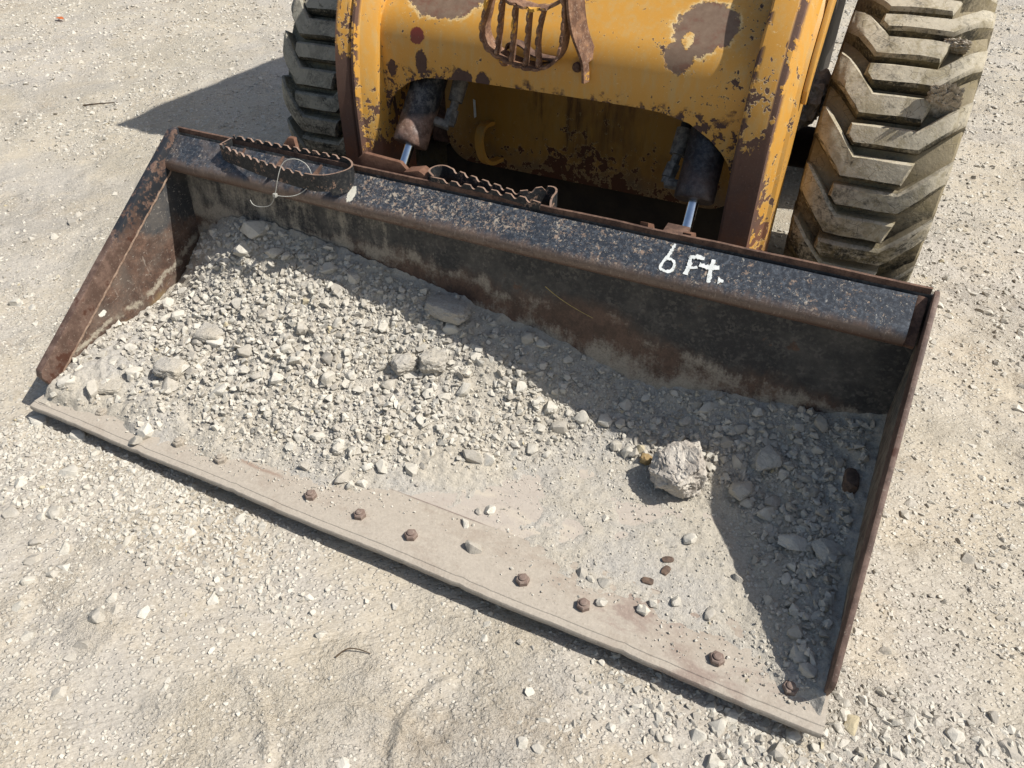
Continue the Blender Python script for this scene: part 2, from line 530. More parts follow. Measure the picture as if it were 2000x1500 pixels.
def m_shell():
    """Floor and back wall: black paint high up, rust below it, dust lower down."""
    b = NB('bucket_shell_worn_steel', rough=0.72, spec=0.35)
    x, y, z = b.xyz()
    big = b.sub(b.noise(6, 5, 0.65), 0.5)
    fine = b.noise(90, 4, 0.75)
    streak = b.noise(30, 4, 0.7, b.scale((1.0, 1.0, 0.22)))
    paint = b.mix(b.step(fine, 0.45, 0.8), srgb('#292a2c'), srgb('#4a4a49'))
    spk = b.voro(170, out='Color')
    sp = b.t.nodes.new('ShaderNodeSeparateColor')
    b.put(sp.inputs[0], spk)
    paint = b.mix(b.mul(b.step(sp.outputs[0], 0.62, 0.7), b.step(b.noise(26, 4, 0.7), 0.42, 0.6, 0, 0.30)), paint, srgb('#77726a'))
    paint = b.mix(b.step(b.noise(7, 5, 0.7), 0.42, 0.68, 0, 0.45), paint, srgb('#6a665f'))
    # rust begins below a ragged line that is lower to one side
    line = b.add(b.add(b.step(x, 1.0, 1.85, 0.26, 0.17), b.mul(big, 0.12)), b.mul(b.sub(streak, 0.5), 0.05))
    r = b.step(b.sub(line, z), -0.022, 0.030)
    r2 = b.step(b.add(b.noise(14, 5, 0.7), b.mul(b.sub(0.3, z), 0.5)), 0.66, 0.70)
    rust = b.mix(0.35, rust_col(b, 30), srgb('#433830'))
    col = b.mix(b.mx(r, r2), paint, rust)
    amt = b.add(b.step(b.add(z, b.mul(big, 0.10)), 0.22, 0.04, 0.30, 1.25), b.step(x, 1.15, 0.35, 0.0, 0.36))
    amt = b.add(amt, b.mul(b.sub(streak, 0.5), 0.7))
    edge = b.step(b.ma('ABSOLUTE', b.sub(b.sub(line, 0.02), z)), 0.03, 0.0, 0.0, 0.22)
    amt = b.add(amt, edge)
    # scraped steel on the floor
    scr = b.noise(16, 4, 0.6, b.scale((0.25, 1.4, 1.0)))
    low = b.step(z, 0.03, 0.01)
    amt = b.sub(amt, b.mul(low, b.step(scr, 0.57, 0.66, 0, 0.75)))
    col, f = dusty(b, col, b.sub(amt, 0.15))
    col = b.mix(b.mul(low, b.step(b.noise(5, 5, 0.7), 0.58, 0.68, 0, 0.55)), col, srgb('#8d7a74'))
    # the scoured floor: pale film of fines with a few drag marks
    fl = b.mix(b.noise(40, 5, 0.7), srgb('#a0968b'), srgb('#b3a99c'))
    fl = b.mix(b.step(b.noise(9, 4, 0.6, b.scale((0.5, 1.3, 1))), 0.50, 0.68, 0, 0.55), fl, srgb('#c4b9a4'))
    drag = b.t.nodes.new('ShaderNodeVectorRotate')
    drag.rotation_type = 'Z_AXIS'
    b.put(drag.inputs['Vector'], b.pos())
    drag.inputs['Angle'].default_value = math.radians(-52)
    dn = b.noise(60, 4, 0.65, b.scale((0.12, 1.0, 1.0), drag.outputs[0]))
    fl = b.mix(b.mul(b.step(dn, 0.66, 0.70), b.step(b.noise(6, 3), 0.55, 0.6)), fl, srgb('#6b5448'))
    fl = b.mix(b.step(b.noise(5, 5, 0.7), 0.58, 0.70, 0, 0.5), fl, srgb('#93827a'))
    fl = b.mix(b.step(fine, 0.45, 0.28, 0, 0.5), fl, srgb('#7b7164'))
    col = b.mix(low, col, fl)
    n = b.bump(b.add(f, b.mul(fine, 0.5)), 0.6, 0.0012)
    n = b.bump(b.noise(260, 3, 0.7), 0.35, 0.0008, n)
    return b.done(col, rough=b.step(f, 0, 1, 0.55, 0.95), nrm=n)


def m_edge():
    """Cutting edge: scoured steel under a film of dust, purple-brown rust showing through."""
    b = NB('cutting_edge_dusty_steel', rough=0.85, spec=0.3)
    x, y, z = b.xyz()
    v = b.scale((0.5, 1.0, 1.0))
    n1 = b.noise(7, 5, 0.7, v)
    col = b.mix(b.noise(45, 5, 0.7), srgb('#988f82'), srgb('#ada395'))
    rust = b.mix(b.noise(60, 4, 0.7), srgb('#746158'), srgb('#938176'))
    far = b.step(x, 0.9, 1.75, 0.0, 0.11)
    m = b.step(b.add(n1, far), 0.60, 0.72, 0, 0.75)
    col = b.mix(m, col, rust)
    # a bare line where the plate is welded to the floor
    ln = b.mul(b.step(b.ma('ABSOLUTE', b.sub(y, b.add(0.150, b.mul(b.sub(b.noise(9, 3), 0.5), 0.004)))), 0.006, 0.002),
               b.step(b.noise(3.2, 3), 0.44, 0.56))
    col = b.mix(b.mul(ln, 0.85), col, srgb('#5d4d4a'))
    wl = b.mul(b.step(b.ma('ABSOLUTE', b.sub(y, b.add(0.075, b.mul(b.sub(b.noise(6, 3), 0.5), 0.02)))), 0.007, 0.001), b.step(b.noise(2.6, 3), 0.52, 0.6))
    col = b.mix(b.mul(wl, 0.6), col, srgb('#7c5f4f'))
    col = b.mix(b.step(b.noise(11, 5, 0.7, b.scale((0.7, 1.2, 1))), 0.50, 0.66, 0, 0.45), col, srgb('#8f8173'))
    f = b.noise(200, 4, 0.75)
    col = b.mix(b.step(f, 0.5, 0.75, 0, 0.4), col, srgb('#c4baa8'))
    col = b.mix(b.step(f, 0.45, 0.28, 0, 0.5), col, srgb('#766c60'))
    n = b.bump(b.noise(80, 5, 0.7), 0.6, 0.0016)
    n = b.bump(f, 0.5, 0.0009, n)
    return b.done(col, nrm=n)


def m_flange():
    b = NB('top_flange_chipped_black_paint', rough=0.5, spec=0.5)
    x, y, z = b.xyz()
    n1 = b.noise(8, 5, 0.65)
    fine = b.noise(120, 4, 0.75)
    paint = b.mix(b.step(fine, 0.42, 0.75), srgb('#2b2f35'), srgb('#585d63'))
    # chips: small ragged flecks down to dusty primer, thicker at one end
    s1 = b.noise(75, 6, 0.78)
    s2 = b.noise(23, 5, 0.7)
    thin = b.mul(b.step(x, 0.45, 0.66), b.step(x, 0.66, 1.8, 0.050, 0.012))
    s3 = b.noise(190, 5, 0.8)
    chips = b.mx(b.step(b.add(b.add(b.mul(s1, 0.72), b.mul(s2, 0.28)), thin), 0.585, 0.605),
                 b.step(b.add(b.add(b.mul(s3, 0.75), b.mul(s2, 0.25)), thin), 0.590, 0.615))
    tan = b.mix(b.step(b.noise(55, 4, 0.7), 0.45, 0.6), srgb('#877160'), srgb('#a19585'))
    col = b.mix(chips, paint, tan)
    wh = b.step(b.noise(150, 5, 0.8, b.scale((1.0, 0.6, 0.6))), 0.60, 0.66)
    col = b.mix(b.mul(wh, b.step(s2, 0.34, 0.5, 0.15, 0.8)), col, srgb('#bdb6a8'))
    # worn roll along the front edge
    z2 = b.add(z, b.mul(b.sub(b.noise(34, 4, 0.7, b.scale((1.6, 0.4, 0.4))), 0.5), 0.028))
    roll = b.step(z2, 0.410, 0.398)
    rc = b.mix(b.noise(26, 5, 0.7), srgb('#53433a'), srgb('#776558'))
    rc = b.mix(b.step(z, 0.388, 0.372), rc, srgb('#513a2d'))
    rc = b.mix(b.step(b.noise(160, 3, 0.7, b.scale((1.5, 0.5, 0.5))), 0.56, 0.74, 0, 0.5), rc, srgb('#a39385'))
    col = b.mix(roll, col, rc)
    d = b.step(x, 0.75, 0.25, 0.0, 0.22)
    col = b.mix(b.mul(b.step(b.noise(18, 5, 0.7), 0.42, 0.62), d), col, srgb('#9c8878'))
    wp = b.blob((0.583, 0.585, 0.420), (0.010, 0.022, 0.022), 0.4, 60)
    col = b.mix(wp, col, srgb('#cdc8b8'))
    h = b.add(b.mul(chips, -1.0), b.mul(fine, 0.6))
    n = b.bump(h, 0.55, 0.0011)
    return b.done(col, rough=b.step(chips, 0, 1, 0.42, 0.85), nrm=n)


def m_side():
    """Inner face of the side plates: black high, rust in the middle, caked dust low down."""
    b = NB('side_plate_rusty_steel', rough=0.8, spec=0.3)
    x, y, z = b.xyz()
    big = b.sub(b.noise(9, 5, 0.65), 0.5)
    fine = b.noise(110, 4, 0.75)
    paint = b.mix(fine, srgb('#202328'), srgb('#4a4b4c'))
    rust = rust_col(b, 28)
    scr = b.mx(b.step(b.noise(120, 4, 0.75, b.scale((1, 0.5, 1.2))), 0.58, 0.68), b.mul(b.step(b.noise(70, 5, 0.75, b.scale((1, 1.0, 0.25))), 0.60, 0.66), 0.7))
    rust = b.mix(b.step(b.noise(18, 5, 0.75, b.scale((1, 1.0, 0.35))), 0.48, 0.66, 0, 0.7), rust, srgb('#3d2c26'))
    # paint survives near the top and the rear
    p = b.step(b.add(b.add(z, b.mul(b.sub(y, 0.3), 0.25)), b.mul(big, 0.16)), 0.285, 0.315)
    col = b.mix(p, rust, paint)
    col = b.mix(b.step(b.noise(13, 5, 0.7), 0.40, 0.70, 0.05, 0.5), col, srgb('#6f675e'))
    col = b.mix(b.mul(scr, 0.6), col, srgb('#a89f92'))
    # caked fines follow the old load line
    band = b.sub(z, b.add(b.add(0.040, b.mul(y, 0.03)), b.mul(b.ma('POWER', b.mx(b.sub(y, 0.33), 0.0), 1.5), 0.55)))
    bn = b.sub(b.noise(70, 5, 0.75), 0.5)
    bw = b.step(b.add(b.ma('ABSOLUTE', b.add(b.sub(band, 0.03), b.mul(big, 0.07))), b.mul(bn, 0.055)), 0.012, 0.002)
    bw = b.mul(bw, b.step(b.noise(22, 4, 0.7), 0.36, 0.55, 0.15, 0.95))
    col = b.mix(bw, col, srgb('#aaa18f'))
    low = b.step(b.add(band, b.mul(big, 0.09)), 0.01, -0.02)
    col = b.mix(b.mul(low, b.step(b.noise(16, 4), 0.42, 0.55)), col, srgb('#8b7857'))
    east = b.step(x, 1.7, 1.75)
    col = b.mix(b.mul(east, b.step(b.noise(70, 5, 0.7, b.scale((1, 1.0, 0.4))), 0.42, 0.62, 0.15, 0.8)), col, srgb('#8c8271'))
    wp = b.blob((0.012, 0.255, 0.115), (0.03, 0.010, 0.008), 0.9, 70)
    col = b.mix(wp, col, srgb('#d8d4c8'))
    n = b.bump(b.add(fine, bw), 0.5, 0.001)
    return b.done(col, nrm=n)


def m_rust(name='bare_rusty_steel', dark=False, dustamt=0.18, warm=False):
    b = NB(name, rough=0.82, spec=0.3)
    col = rust_col(b, 38)
    if dark:
        col = b.mix(0.55, col, srgb('#2a2320'))
    if warm:
        col = b.mix(0.40, col, srgb('#734c35'))
    col, f = dusty(b, col, dustamt, 30)
    n = b.bump(b.noise(130, 5, 0.75), 0.6, 0.0012)
    return b.done(col, nrm=n)


def m_rim():
    """Rims and top edges of the side plates: worn purple-brown steel."""
    b = NB('worn_rim_steel', rough=0.62, spec=0.45)
    n1 = b.noise(22, 5, 0.7)
    col = b.mix(b.step(n1, 0.4, 0.62), srgb('#534036'), srgb('#725c50'))
    col = b.mix(b.step(b.noise(11, 4, 0.7), 0.56, 0.64), col, srgb('#4b2e21'))
    f = b.noise(150, 4, 0.75)
    col = b.mix(b.step(f, 0.57, 0.72, 0, 0.55), col, srgb('#a99c8c'))
    col = b.mix(b.step(f, 0.42, 0.3, 0, 0.5), col, srgb('#38281f'))
    x, y, z = b.xyz()
    blk = b.mul(b.step(b.add(z, b.mul(b.sub(n1, 0.5), 0.2)), 0.26, 0.30), b.step(x, 0.5, 0.4))
    col = b.mix(b.mul(blk, b.step(b.noise(40, 4, .7), 0.42, 0.5)), col, srgb('#25272b'))
    return b.done(col, nrm=b.bump(f, 0.45, 0.0009))


YEL = '#c9943a'


def yellow_base(b):
    n = b.noise(3.5, 4, 0.6)
    col = b.mix(n, srgb('#bd8632'), srgb('#c99642'))
    col = b.mix(b.step(b.noise(55, 4, 0.7, b.scale((1, 1, 0.3))), 0.42, 0.75, 0, 0.55), col, srgb('#b59c69'))
    return b.mix(b.step(b.noise(240, 3, 0.7), 0.6, 0.75, 0, 0.35), col, srgb('#d2b67c'))


def chip_mask(b, bias=None, lo=0.640, sc=36):
    a = b.noise(sc, 5, 0.62)
    c = b.noise(sc * 0.28, 4, 0.6)
    m = b.add(b.add(b.mul(a, 0.68), b.mul(c, 0.32)), b.mul(b.sub(b.noise(5.5, 3, 0.6), 0.52), 0.16))
    if bias is not None:
        m = b.add(m, bias)
    b.rims = getattr(b, 'rims', []) + [b.step(m, lo - 0.016, lo - 0.004)]
    return b.step(m, lo, lo + 0.008)


def paint_done(b, col, mask, rust, extra=None):
    rims = None
    for r_ in getattr(b, 'rims', []):
        rims = r_ if rims is None else b.mx(rims, r_)
    if rims is not None:
        col = b.mix(b.mul(rims, 0.45), col, srgb('#dcc48f'))
    c = b.mix(mask, col, rust)
    h = b.add(b.mul(mask, -1.0), b.mul(b.noise(150, 3, 0.7), 0.18))
    n = b.bump(h, 0.8, 0.0012)
    return b.done(c, rough=b.step(mask, 0, 1, 0.42, 0.85), nrm=n)


def m_cross():
    b = NB('yellow_paint_crossmember', rough=0.45, spec=0.5)
    x, y, z = b.xyz()
    col = yellow_base(b)
    # old darker bare patches
    grey = b.mix(b.noise(60, 5, 0.7), srgb('#5a4333'), srgb('#88735f'))
    grey = b.mix(b.step(b.noise(25, 5, 0.7), 0.5, 0.66, 0, 0.7), grey, srgb('#6b4433'))
    p1, q1 = b.blob((0.63, 1.005, 0.80), (0.12, 0.085, 0.095), 0.22, 22, 0.03, 0.10)
    p2, q2 = b.blob((1.262, 0.985, 0.775), (0.072, 0.07, 0.062), 0.22, 24, 0.03, 0.10)
    b.rims = [b.mul(b.mx(q1, q2), b.step(b.noise(40, 4, .7), 0.42, 0.52, 0.2, 1.6))]
    p2b = b.blob((1.225, 0.945, 0.715), (0.033, 0.04, 0.034), 0.3, 40)
    isl = b.blob((1.232, 0.97, 0.745), (0.013, 0.018, 0.022), 0.5, 70)
    p3 = b.blob((0.955, 1.02, 0.815), (0.05, 0.045, 0.03), 0.5, 30)
    patch = b.mul(b.mx(b.mx(p1, p2), b.mx(p2b, p3)), b.inv(isl))
    low = b.step(b.add(z, b.mul(b.sub(b.noise(22, 5, 0.65), 0.5), 0.13)), 0.612, 0.594)
    edge = b.mul(low, b.step(b.noise(30, 5, .7), 0.50, 0.53))
    sp = b.mx(b.blob((0.585, 0.93, 0.625), (0.016, 0.03, 0.030), 0.4, 50), b.blob((0.70, 0.93, 0.603), (0.028, 0.03, 0.020), 0.4, 40))
    sp = b.mx(sp, b.blob((0.755, 0.93, 0.605), (0.019, 0.03, 0.016), 0.4, 50))
    sp = b.mx(sp, b.blob((0.497, 0.93, 0.60), (0.012, 0.03, 0.02), 0.4, 50))
    sides = b.mx(b.step(x, 1.15, 1.38, -0.04, 0.012), b.step(x, 0.66, 0.48, -0.04, 0.012))
    chips = b.mx(chip_mask(b, sides, 0.600, 46), chip_mask(b, sides, 0.604, 110))
    rust = b.mix(b.noise(60, 4, 0.7), srgb('#3e2d27'), srgb('#5f473c'))
    mask = b.mx(b.mx(edge, sp), b.mx(chips, patch))
    rust = b.mix(patch, rust, grey)
    red = b.blob((0.575, 0.93, 0.684), (0.019, 0.05, 0.020), 0.30, 40)
    col = b.mix(red, col, srgb('#74301f'))
    ring = b.mul(b.blob((1.262, 0.985, 0.775), (0.085, 0.085, 0.075), 0.35, 24), 0.35)
    col = b.mix(ring, col, srgb('#c99d54'))
    return paint_done(b, col, mask, rust)


def m_arm():
    b = NB('yellow_paint_lift_arm', rough=0.45, spec=0.5)
    x, y, z = b.xyz()
    col = yellow_base(b)
    lf = b.step(x, 0.428, 0.432)
    far = b.step(x, 0.8, 0.9)
    side = b.step(x, 1.4565, 1.459)
    line = b.mix(lf, 0.64, 0.405)
    ln = b.t.nodes.new('ShaderNodeSeparateColor')
    b.put(ln.inputs[0], b.mix(side, b.mix(far, line, 0.575), 0.30))
    zline = ln.outputs[0]
    wob = b.add(b.mul(b.sub(b.noise(24, 5, 0.65, b.scale((1, 1, 0.4))), 0.5), 0.22), b.mul(b.sub(b.noise(75, 4, 0.6), 0.5), 0.04))
    low = b.step(b.add(b.sub(zline, z), wob), -0.004, 0.004)
    near = b.step(b.sub(z, zline), 0.26, 0.0, -0.02, 0.075)
    scr = b.step(b.noise(40, 4, 0.6, b.scale((1.6, 0.6, 0.13))), 0.655, 0.665)
    scr = b.mul(scr, b.inv(side))
    chips = b.mx(chip_mask(b, near, 0.575, 34), chip_mask(b, near, 0.600, 95))
    # worn arris of the raised plate
    ar = b.mx(b.mul(b.step(b.ma('ABSOLUTE', b.sub(x, 0.428)), 0.0085, 0.0055), b.step(b.noise(26, 5, .7), 0.47, 0.50)),
              b.mul(b.step(b.ma('ABSOLUTE', b.sub(x, 1.450)), 0.011, 0.006), b.step(b.noise(24, 5, .7), 0.44, 0.47)))
    ar2 = b.mul(b.step(b.ma('ABSOLUTE', b.sub(x, 0.379)), 0.010, 0.004), b.step(b.noise(26, 5, .7), 0.42, 0.45))
    ar = b.mx(ar, b.mx(ar2, b.mul(b.step(b.ma('ABSOLUTE', b.sub(x, 1.390)), 0.012, 0.005), b.step(b.noise(14, 4, .65), 0.44, 0.5))))
    mask = b.mx(b.mx(low, chips), b.mx(scr, ar))
    rust = b.mix(b.noise(20, 5, 0.7), srgb('#4b372e'), srgb('#664d40'))
    rust = b.mix(b.mul(b.step(z, 0.52, 0.36, 0.15, 1.0), b.step(b.noise(13, 5, 0.7), 0.36, 0.60, 0.1, 0.9)), rust, srgb('#74492f'))
    rust = b.mix(b.step(b.noise(50, 5, 0.75, b.scale((1, 1, 0.4))), 0.55, 0.72, 0, 0.5), rust, srgb('#3a2a23'))
    rust = b.mix(b.step(b.noise(220, 3, 0.7), 0.55, 0.75, 0, 0.4), rust, srgb('#84695c'))
    return paint_done(b, col, mask, rust)


def m_belly():
    b = NB('yellow_paint_chassis', rough=0.5, spec=0.45)
    x, y, z = b.xyz()
    col = yellow_base(b)
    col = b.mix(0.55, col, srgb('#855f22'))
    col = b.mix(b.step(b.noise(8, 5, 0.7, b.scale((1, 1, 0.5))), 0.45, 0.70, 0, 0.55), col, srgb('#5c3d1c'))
    streak = b.noise(26, 5, 0.7, b.scale((1.0, 1.0, 0.13)))
    win = b.mul(b.step(x, 0.72, 0.86), b.step(x, 1.16, 1.0))
    st = b.mul(b.step(b.add(streak, b.mul(b.sub(z, 0.45), 0.35)), 0.50, 0.66), win)
    sx = b.mx(b.blob((0.79, 1.2, 0.50), (0.018, 0.05, 0.11), 0.4, 30, 0.5), b.blob((1.0, 1.2, 0.48), (0.025, 0.05, 0.13), 0.45, 30, 0.5))
    sx = b.mx(sx, b.blob((0.90, 1.2, 0.45), (0.02, 0.05, 0.10), 0.5, 30, 0.5))
    st = b.mx(st, b.mul(sx, b.step(b.noise(60, 5, 0.75, b.scale((1.0, 1.0, 0.10))), 0.40, 0.62)))
    bias = b.add(b.step(z, 0.46, 0.28, -0.03, 0.13), b.mul(win, 0.05))
    chips = chip_mask(b, bias, 0.635, 50)
    rust = b.mix(b.noise(50, 5, 0.7), srgb('#3a2318'), srgb('#643a1c'))
    col = b.mix(b.mul(st, 0.8), col, srgb('#45260f'))
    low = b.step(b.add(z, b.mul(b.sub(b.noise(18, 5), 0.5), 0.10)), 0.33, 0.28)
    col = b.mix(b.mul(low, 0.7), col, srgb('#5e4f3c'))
    return paint_done(b, col, chips, rust)


def m_rubber(name, dust_a, dust_b, amt, rub_hi='#3d3c36', stain='#7d7152'):
    b = NB(name, rough=0.9, spec=0.25)
    x, y, z = b.xyz()
    n = b.noise(14, 5, 0.65)
    f = b.noise(130, 4, 0.75)
    d = b.mix(b.noise(40, 5, 0.7), srgb(dust_a), srgb(dust_b))
    rub = b.mix(f, srgb('#242421'), srgb(rub_hi))
    nx, ny, nz = b.normal()
    settle = b.step(nz, -0.55, 0.25, -0.17, 0.04)
    k = b.step(b.add(b.add(b.add(b.mul(n, 0.6), b.mul(f, 0.4)), amt), settle), 0.40, 0.62)
    col = b.mix(k, rub, d)
    col = b.mix(b.step(f, 0.58, 0.74, 0, 0.5), col, srgb('#c9bf9e'))
    col = b.mix(b.step(b.noise(19, 5, 0.75, dist=0.8), 0.46, 0.62, 0.0, 0.5), col, srgb(stain))
    col = b.mix(b.step(b.noise(75, 4, 0.75), 0.60, 0.70, 0, 0.6), col, srgb('#4b463a'))
    crack = b.step(b.voro(34, b.scale((1.0, 0.8, 1.6)), 'DISTANCE_TO_EDGE'), 0.022, 0.004)
    crack = b.mul(crack, b.step(b.noise(13, 3), 0.52, 0.58))
    col = b.mix(b.mul(crack, 0.7), col, srgb('#3f3a30'))
    h = b.add(b.mul(b.noise(60, 5, 0.75), 1.0), b.mul(f, 0.5))
    return b.done(col, nrm=b.bump(h, 0.7, 0.0022))


def m_plain(name, c1, c2, rough=0.7, sc=60, metal=0.0, bump=0.3, spec=0.4):
    b = NB(name, rough=rough, metal=metal, spec=spec)
    n = b.noise(sc, 5, 0.7)
    col = b.mix(b.step(n, 0.35, 0.65), srgb(c1), srgb(c2))
    return b.done(col, nrm=b.bump(n, bump, 0.001) if bump else None)


def m_scuffed_white():
    b = NB('chalky_white_paint', rough=0.75)
    f = b.noise(210, 5, 0.8)
    col = b.mix(b.step(b.noise(60, 4, 0.7), 0.4, 0.65), srgb('#d3d5d0'), srgb('#e6e7e2'))
    col = b.mix(b.step(b.add(b.mul(f, 0.7), b.mul(b.noise(45, 4), 0.3)), 0.555, 0.60), col, srgb('#6f6d69'))
    return b.done(col, nrm=b.bump(f, 0.4, 0.0008))


def m_barrel():
    b = NB('cylinder_black_paint_dusty', rough=0.5, spec=0.5)
    x, y, z = b.xyz()
    f = b.noise(110, 5, 0.75)
    col = b.mix(b.step(f, 0.40, 0.8), srgb('#121418'), srgb('#4a4b4c'))
    dust = b.mul(b.step(b.noise(45, 5, 0.75), 0.48, 0.62), b.step(x, 1.0, 0.9, 0.15, 0.5))
    col = b.mix(dust, col, srgb('#77736b'))
    low = b.step(b.add(z, b.mul(b.sub(b.noise(30, 4), 0.5), 0.05)), 0.505, 0.485)
    rs = b.mix(b.step(b.noise(40, 5, 0.75), 0.36, 0.64), srgb('#513c30'), srgb('#84695a'))
    rs = b.mix(b.step(b.noise(130, 4, 0.75), 0.52, 0.7, 0, 0.6), rs, srgb('#9c8b7c'))
    col = b.mix(b.mul(low, b.step(x, 1.0, 0.9, 0.3, 1.0)), col, rs)
    return b.done(col, nrm=b.bump(f, 0.4, 0.001))


def m_step():
    """Black painted flat bar whose cut edges and corners have rusted pale."""
    b = NB('step_black_paint_rusty_edges', rough=0.6, spec=0.4)
    nx, ny, nz = b.normal()
    f = b.noise(130, 4, 0.75)
    col = b.mix(b.step(f, 0.42, 0.75), srgb('#1b1d20'), srgb('#45433f'))
    chips = b.step(b.add(b.mul(b.noise(60, 5, 0.75), 0.7), b.mul(b.noise(17, 4), 0.3)), 0.56, 0.58)
    rs = b.mix(b.noise(50, 4, 0.7), srgb('#674f41'), srgb('#957d6c'))
    top = b.mul(b.step(nz, 0.45, 0.6), b.step(f, 0.30, 0.42))
    col = b.mix(b.mx(top, chips), col, rs)
    return b.done(col, nrm=b.bump(f, 0.5, 0.001))


def m_guard():
    b = NB('step_bar_rust_with_paint_remnants', rough=0.78, spec=0.3)
    col = b.mix(b.step(b.noise(40, 5, 0.7), 0.38, 0.62), srgb('#5f4536'), srgb('#896850'))
    col = b.mix(b.step(b.noise(170, 4, 0.75), 0.52, 0.72, 0, 0.7), col, srgb('#a8937f'))
    col = b.mix(b.step(b.noise(20, 5, 0.65), 0.60, 0.62), col, srgb('#c0923f'))
    return b.done(col, nrm=b.bump(b.noise(130, 5, 0.75), 0.6, 0.0012))


M = dict(
    ground=m_ground(), fines=m_fines(), stone_many=m_stone('crushed_limestone', True), stone=m_stone('limestone_piece', False),
    shell=m_shell(), edge=m_edge(), flange=m_flange(), side=m_side(), rim=m_rim(),
    step=m_step(), guard=m_guard(), rust=m_rust(), rust_dark=m_rust('dark_rusty_bolt', False, 0.12), rust_warm=m_rust('orange_rusty_steel', warm=True, dustamt=0.1),
    cross=m_cross(), arm=m_arm(), belly=m_belly(), barrel=m_barrel(),
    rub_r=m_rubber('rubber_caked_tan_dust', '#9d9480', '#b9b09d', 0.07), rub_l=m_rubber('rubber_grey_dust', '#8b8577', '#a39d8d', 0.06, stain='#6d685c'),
    groove_r=m_rubber('rubber_groove_dirt_and_shade', '#746a56', '#978b72', 0.08, '#4a4436'), groove_l=m_rubber('rubber_groove_grey_dirt_and_shade', '#6c675b', '#88826f', 0.05),  # dirt toned darker than the lug faces, with the grooves' shade painted in
    chrome=m_plain('chrome_rod', '#c9ced6', '#dde1e6', 0.16, 30, 1.0, 0.0),
    blackiron=m_plain('black_painted_steel', '#1d1e20', '#35332f', 0.6, 50),
    hull=m_plain('grimy_dark_steel', '#2b2722', '#3d352b', 0.8, 12),
    fitting=m_plain('grey_dusty_fitting', '#4f4a43', '#837b70', 0.7, 70),
    paintw=None, white=m_scuffed_white(),
    nylon=m_plain('clear_nylon', '#9d9b92', '#b5b3aa', 0.4, 40, 0.0, 0.0),
    yellow=None, mud=m_plain('dried_mud', '#8d8474', '#b1a798', 0.95, 90, 0.0, 0.9),
    boulder=None, twig=m_plain('dark_dry_twig', '#3c3126', '#5c4c3a', 0.9, 60),
    straw=m_plain('dry_straw', '#a58f56', '#bda76b', 0.8, 60), leaf=m_plain('orange_dry_leaf', '#a8562a', '#c06a35', 0.8, 40),
    weld=m_plain('weld_ridge_dusty_rust', '#6f5949', '#927d6b', 0.8, 60),
    ochre=m_plain('ochre_stone', '#8a7350', '#a58d62', 0.9, 90, 0, 0.6),
    flake=m_plain('brown_rust_flake', '#4e4138', '#6e5a4b', 0.85, 90), hole_shade=m_plain('hole_shade_black', '#0b0a09', '#15120f', 0.9, 30, 0, 0),
)


def _yel():
    b = NB('yellow_paint_plain', rough=0.45)
    col = yellow_base(b)
    return paint_done(b, col, chip_mask(b, None, 0.64, 40), rust_col(b))


M['yellow'] = _yel()


def _boul():
    b = NB('rough_limestone_boulder', rough=0.95, spec=0.2)
    n = b.noise(26, 6, 0.75)
    col = b.mix(b.step(n, 0.35, 0.65), srgb('#a69d92'), srgb('#cdc5b8'))
    col = b.mix(b.step(b.noise(120, 4, 0.7), 0.45, 0.28, 0, 0.5), col, srgb('#857b70'))
    h = b.bump(b.noise(70, 6, 0.8), 1.0, 0.005)
    return b.done(col, nrm=b.bump(b.noise(300, 3, 0.7), 0.7, 0.001, h))


M['boulder'] = _boul()

# ------------------------------------------------------------------ ground
def spaced(a, b, lo, hi, d, grow, lim_lo, lim_hi):
    """Grid lines: spacing d inside [lo, hi], growing outside out to lim."""
    v = list(np.arange(lo, hi + d / 2, d))
    s, x = d, v[-1]
    while x < lim_hi:
        s *= grow
        x += s
        v.append(x)
    s, x = d, v[0]
    pre = []
    while x > lim_lo:
        s *= grow
        x -= s
        pre.append(x)
    return np.array(pre[::-1] + v)


def ground_h(x, y):
    near = 1.0
    h = (fbm(x, y, 1.3, 3, 11) - 0.5) * 0.030
    h += (fbm(x, y, 7.0, 4, 23) - 0.5) * 0.019
    rough = np.clip((fbm(x, y, 1.7, 3, 57) - 0.42) * 5, 0.15, 1)
    h += (fbm(x, y, 34.0, 3, 31) - 0.5) * 0.011 * rough
    # old wheel scuffs that run across the yard
    s = np.sin((x * 0.62 + y * 0.9 + (fbm(x, y, 1.1, 2, 5) - 0.5) * 0.9) * 30.0)
    h += s * 0.0022 * np.clip((fbm(x, y, 0.8, 2, 77) - 0.42) * 6, 0, 1)
    # a curved scuff and a boot drag in front of the lip
    for cx, cy, cr, a0, a1 in ((1.34, -0.24, 0.135, 2.2, 4.2), (1.20, -0.62, 0.36, 0.9, 2.0), (0.86, -0.52, 0.22, 0.3, 1.5)):
        d = np.hypot(x - cx, y - cy) - cr
        an = np.mod(np.arctan2(y - cy, x - cx), 2 * np.pi)
        w = np.clip((an - a0) * 4, 0, 1) * np.clip((a1 - an) * 4, 0, 1)
        h += w * (0.006 * np.exp(-(d / 0.007) ** 2) - 0.004 * np.exp(-((d - 0.016) / 0.010) ** 2))
    # pressed flat below the machine and the bucket so nothing is buried
    m = np.exp(-(np.maximum(0, np.maximum(-0.05 - x, x - 1.88)) ** 2) / 0.03) * np.exp(-(np.maximum(0, np.maximum(-0.02 - y, y - 3.2)) ** 2) / 0.03)
    return GZ + h * (1 - 0.6 * m)


gx = spaced(0, 0, -1.1, 2.6, 0.0075, 1.035, -120, 120)
gy = spaced(0, 0, -0.75, 1.25, 0.0075, 1.035, -120, 120)
ground = link_mesh('ground', grid_mesh('ground', gx, gy, ground_h, M['ground']))
ground['kind'] = 'structure'

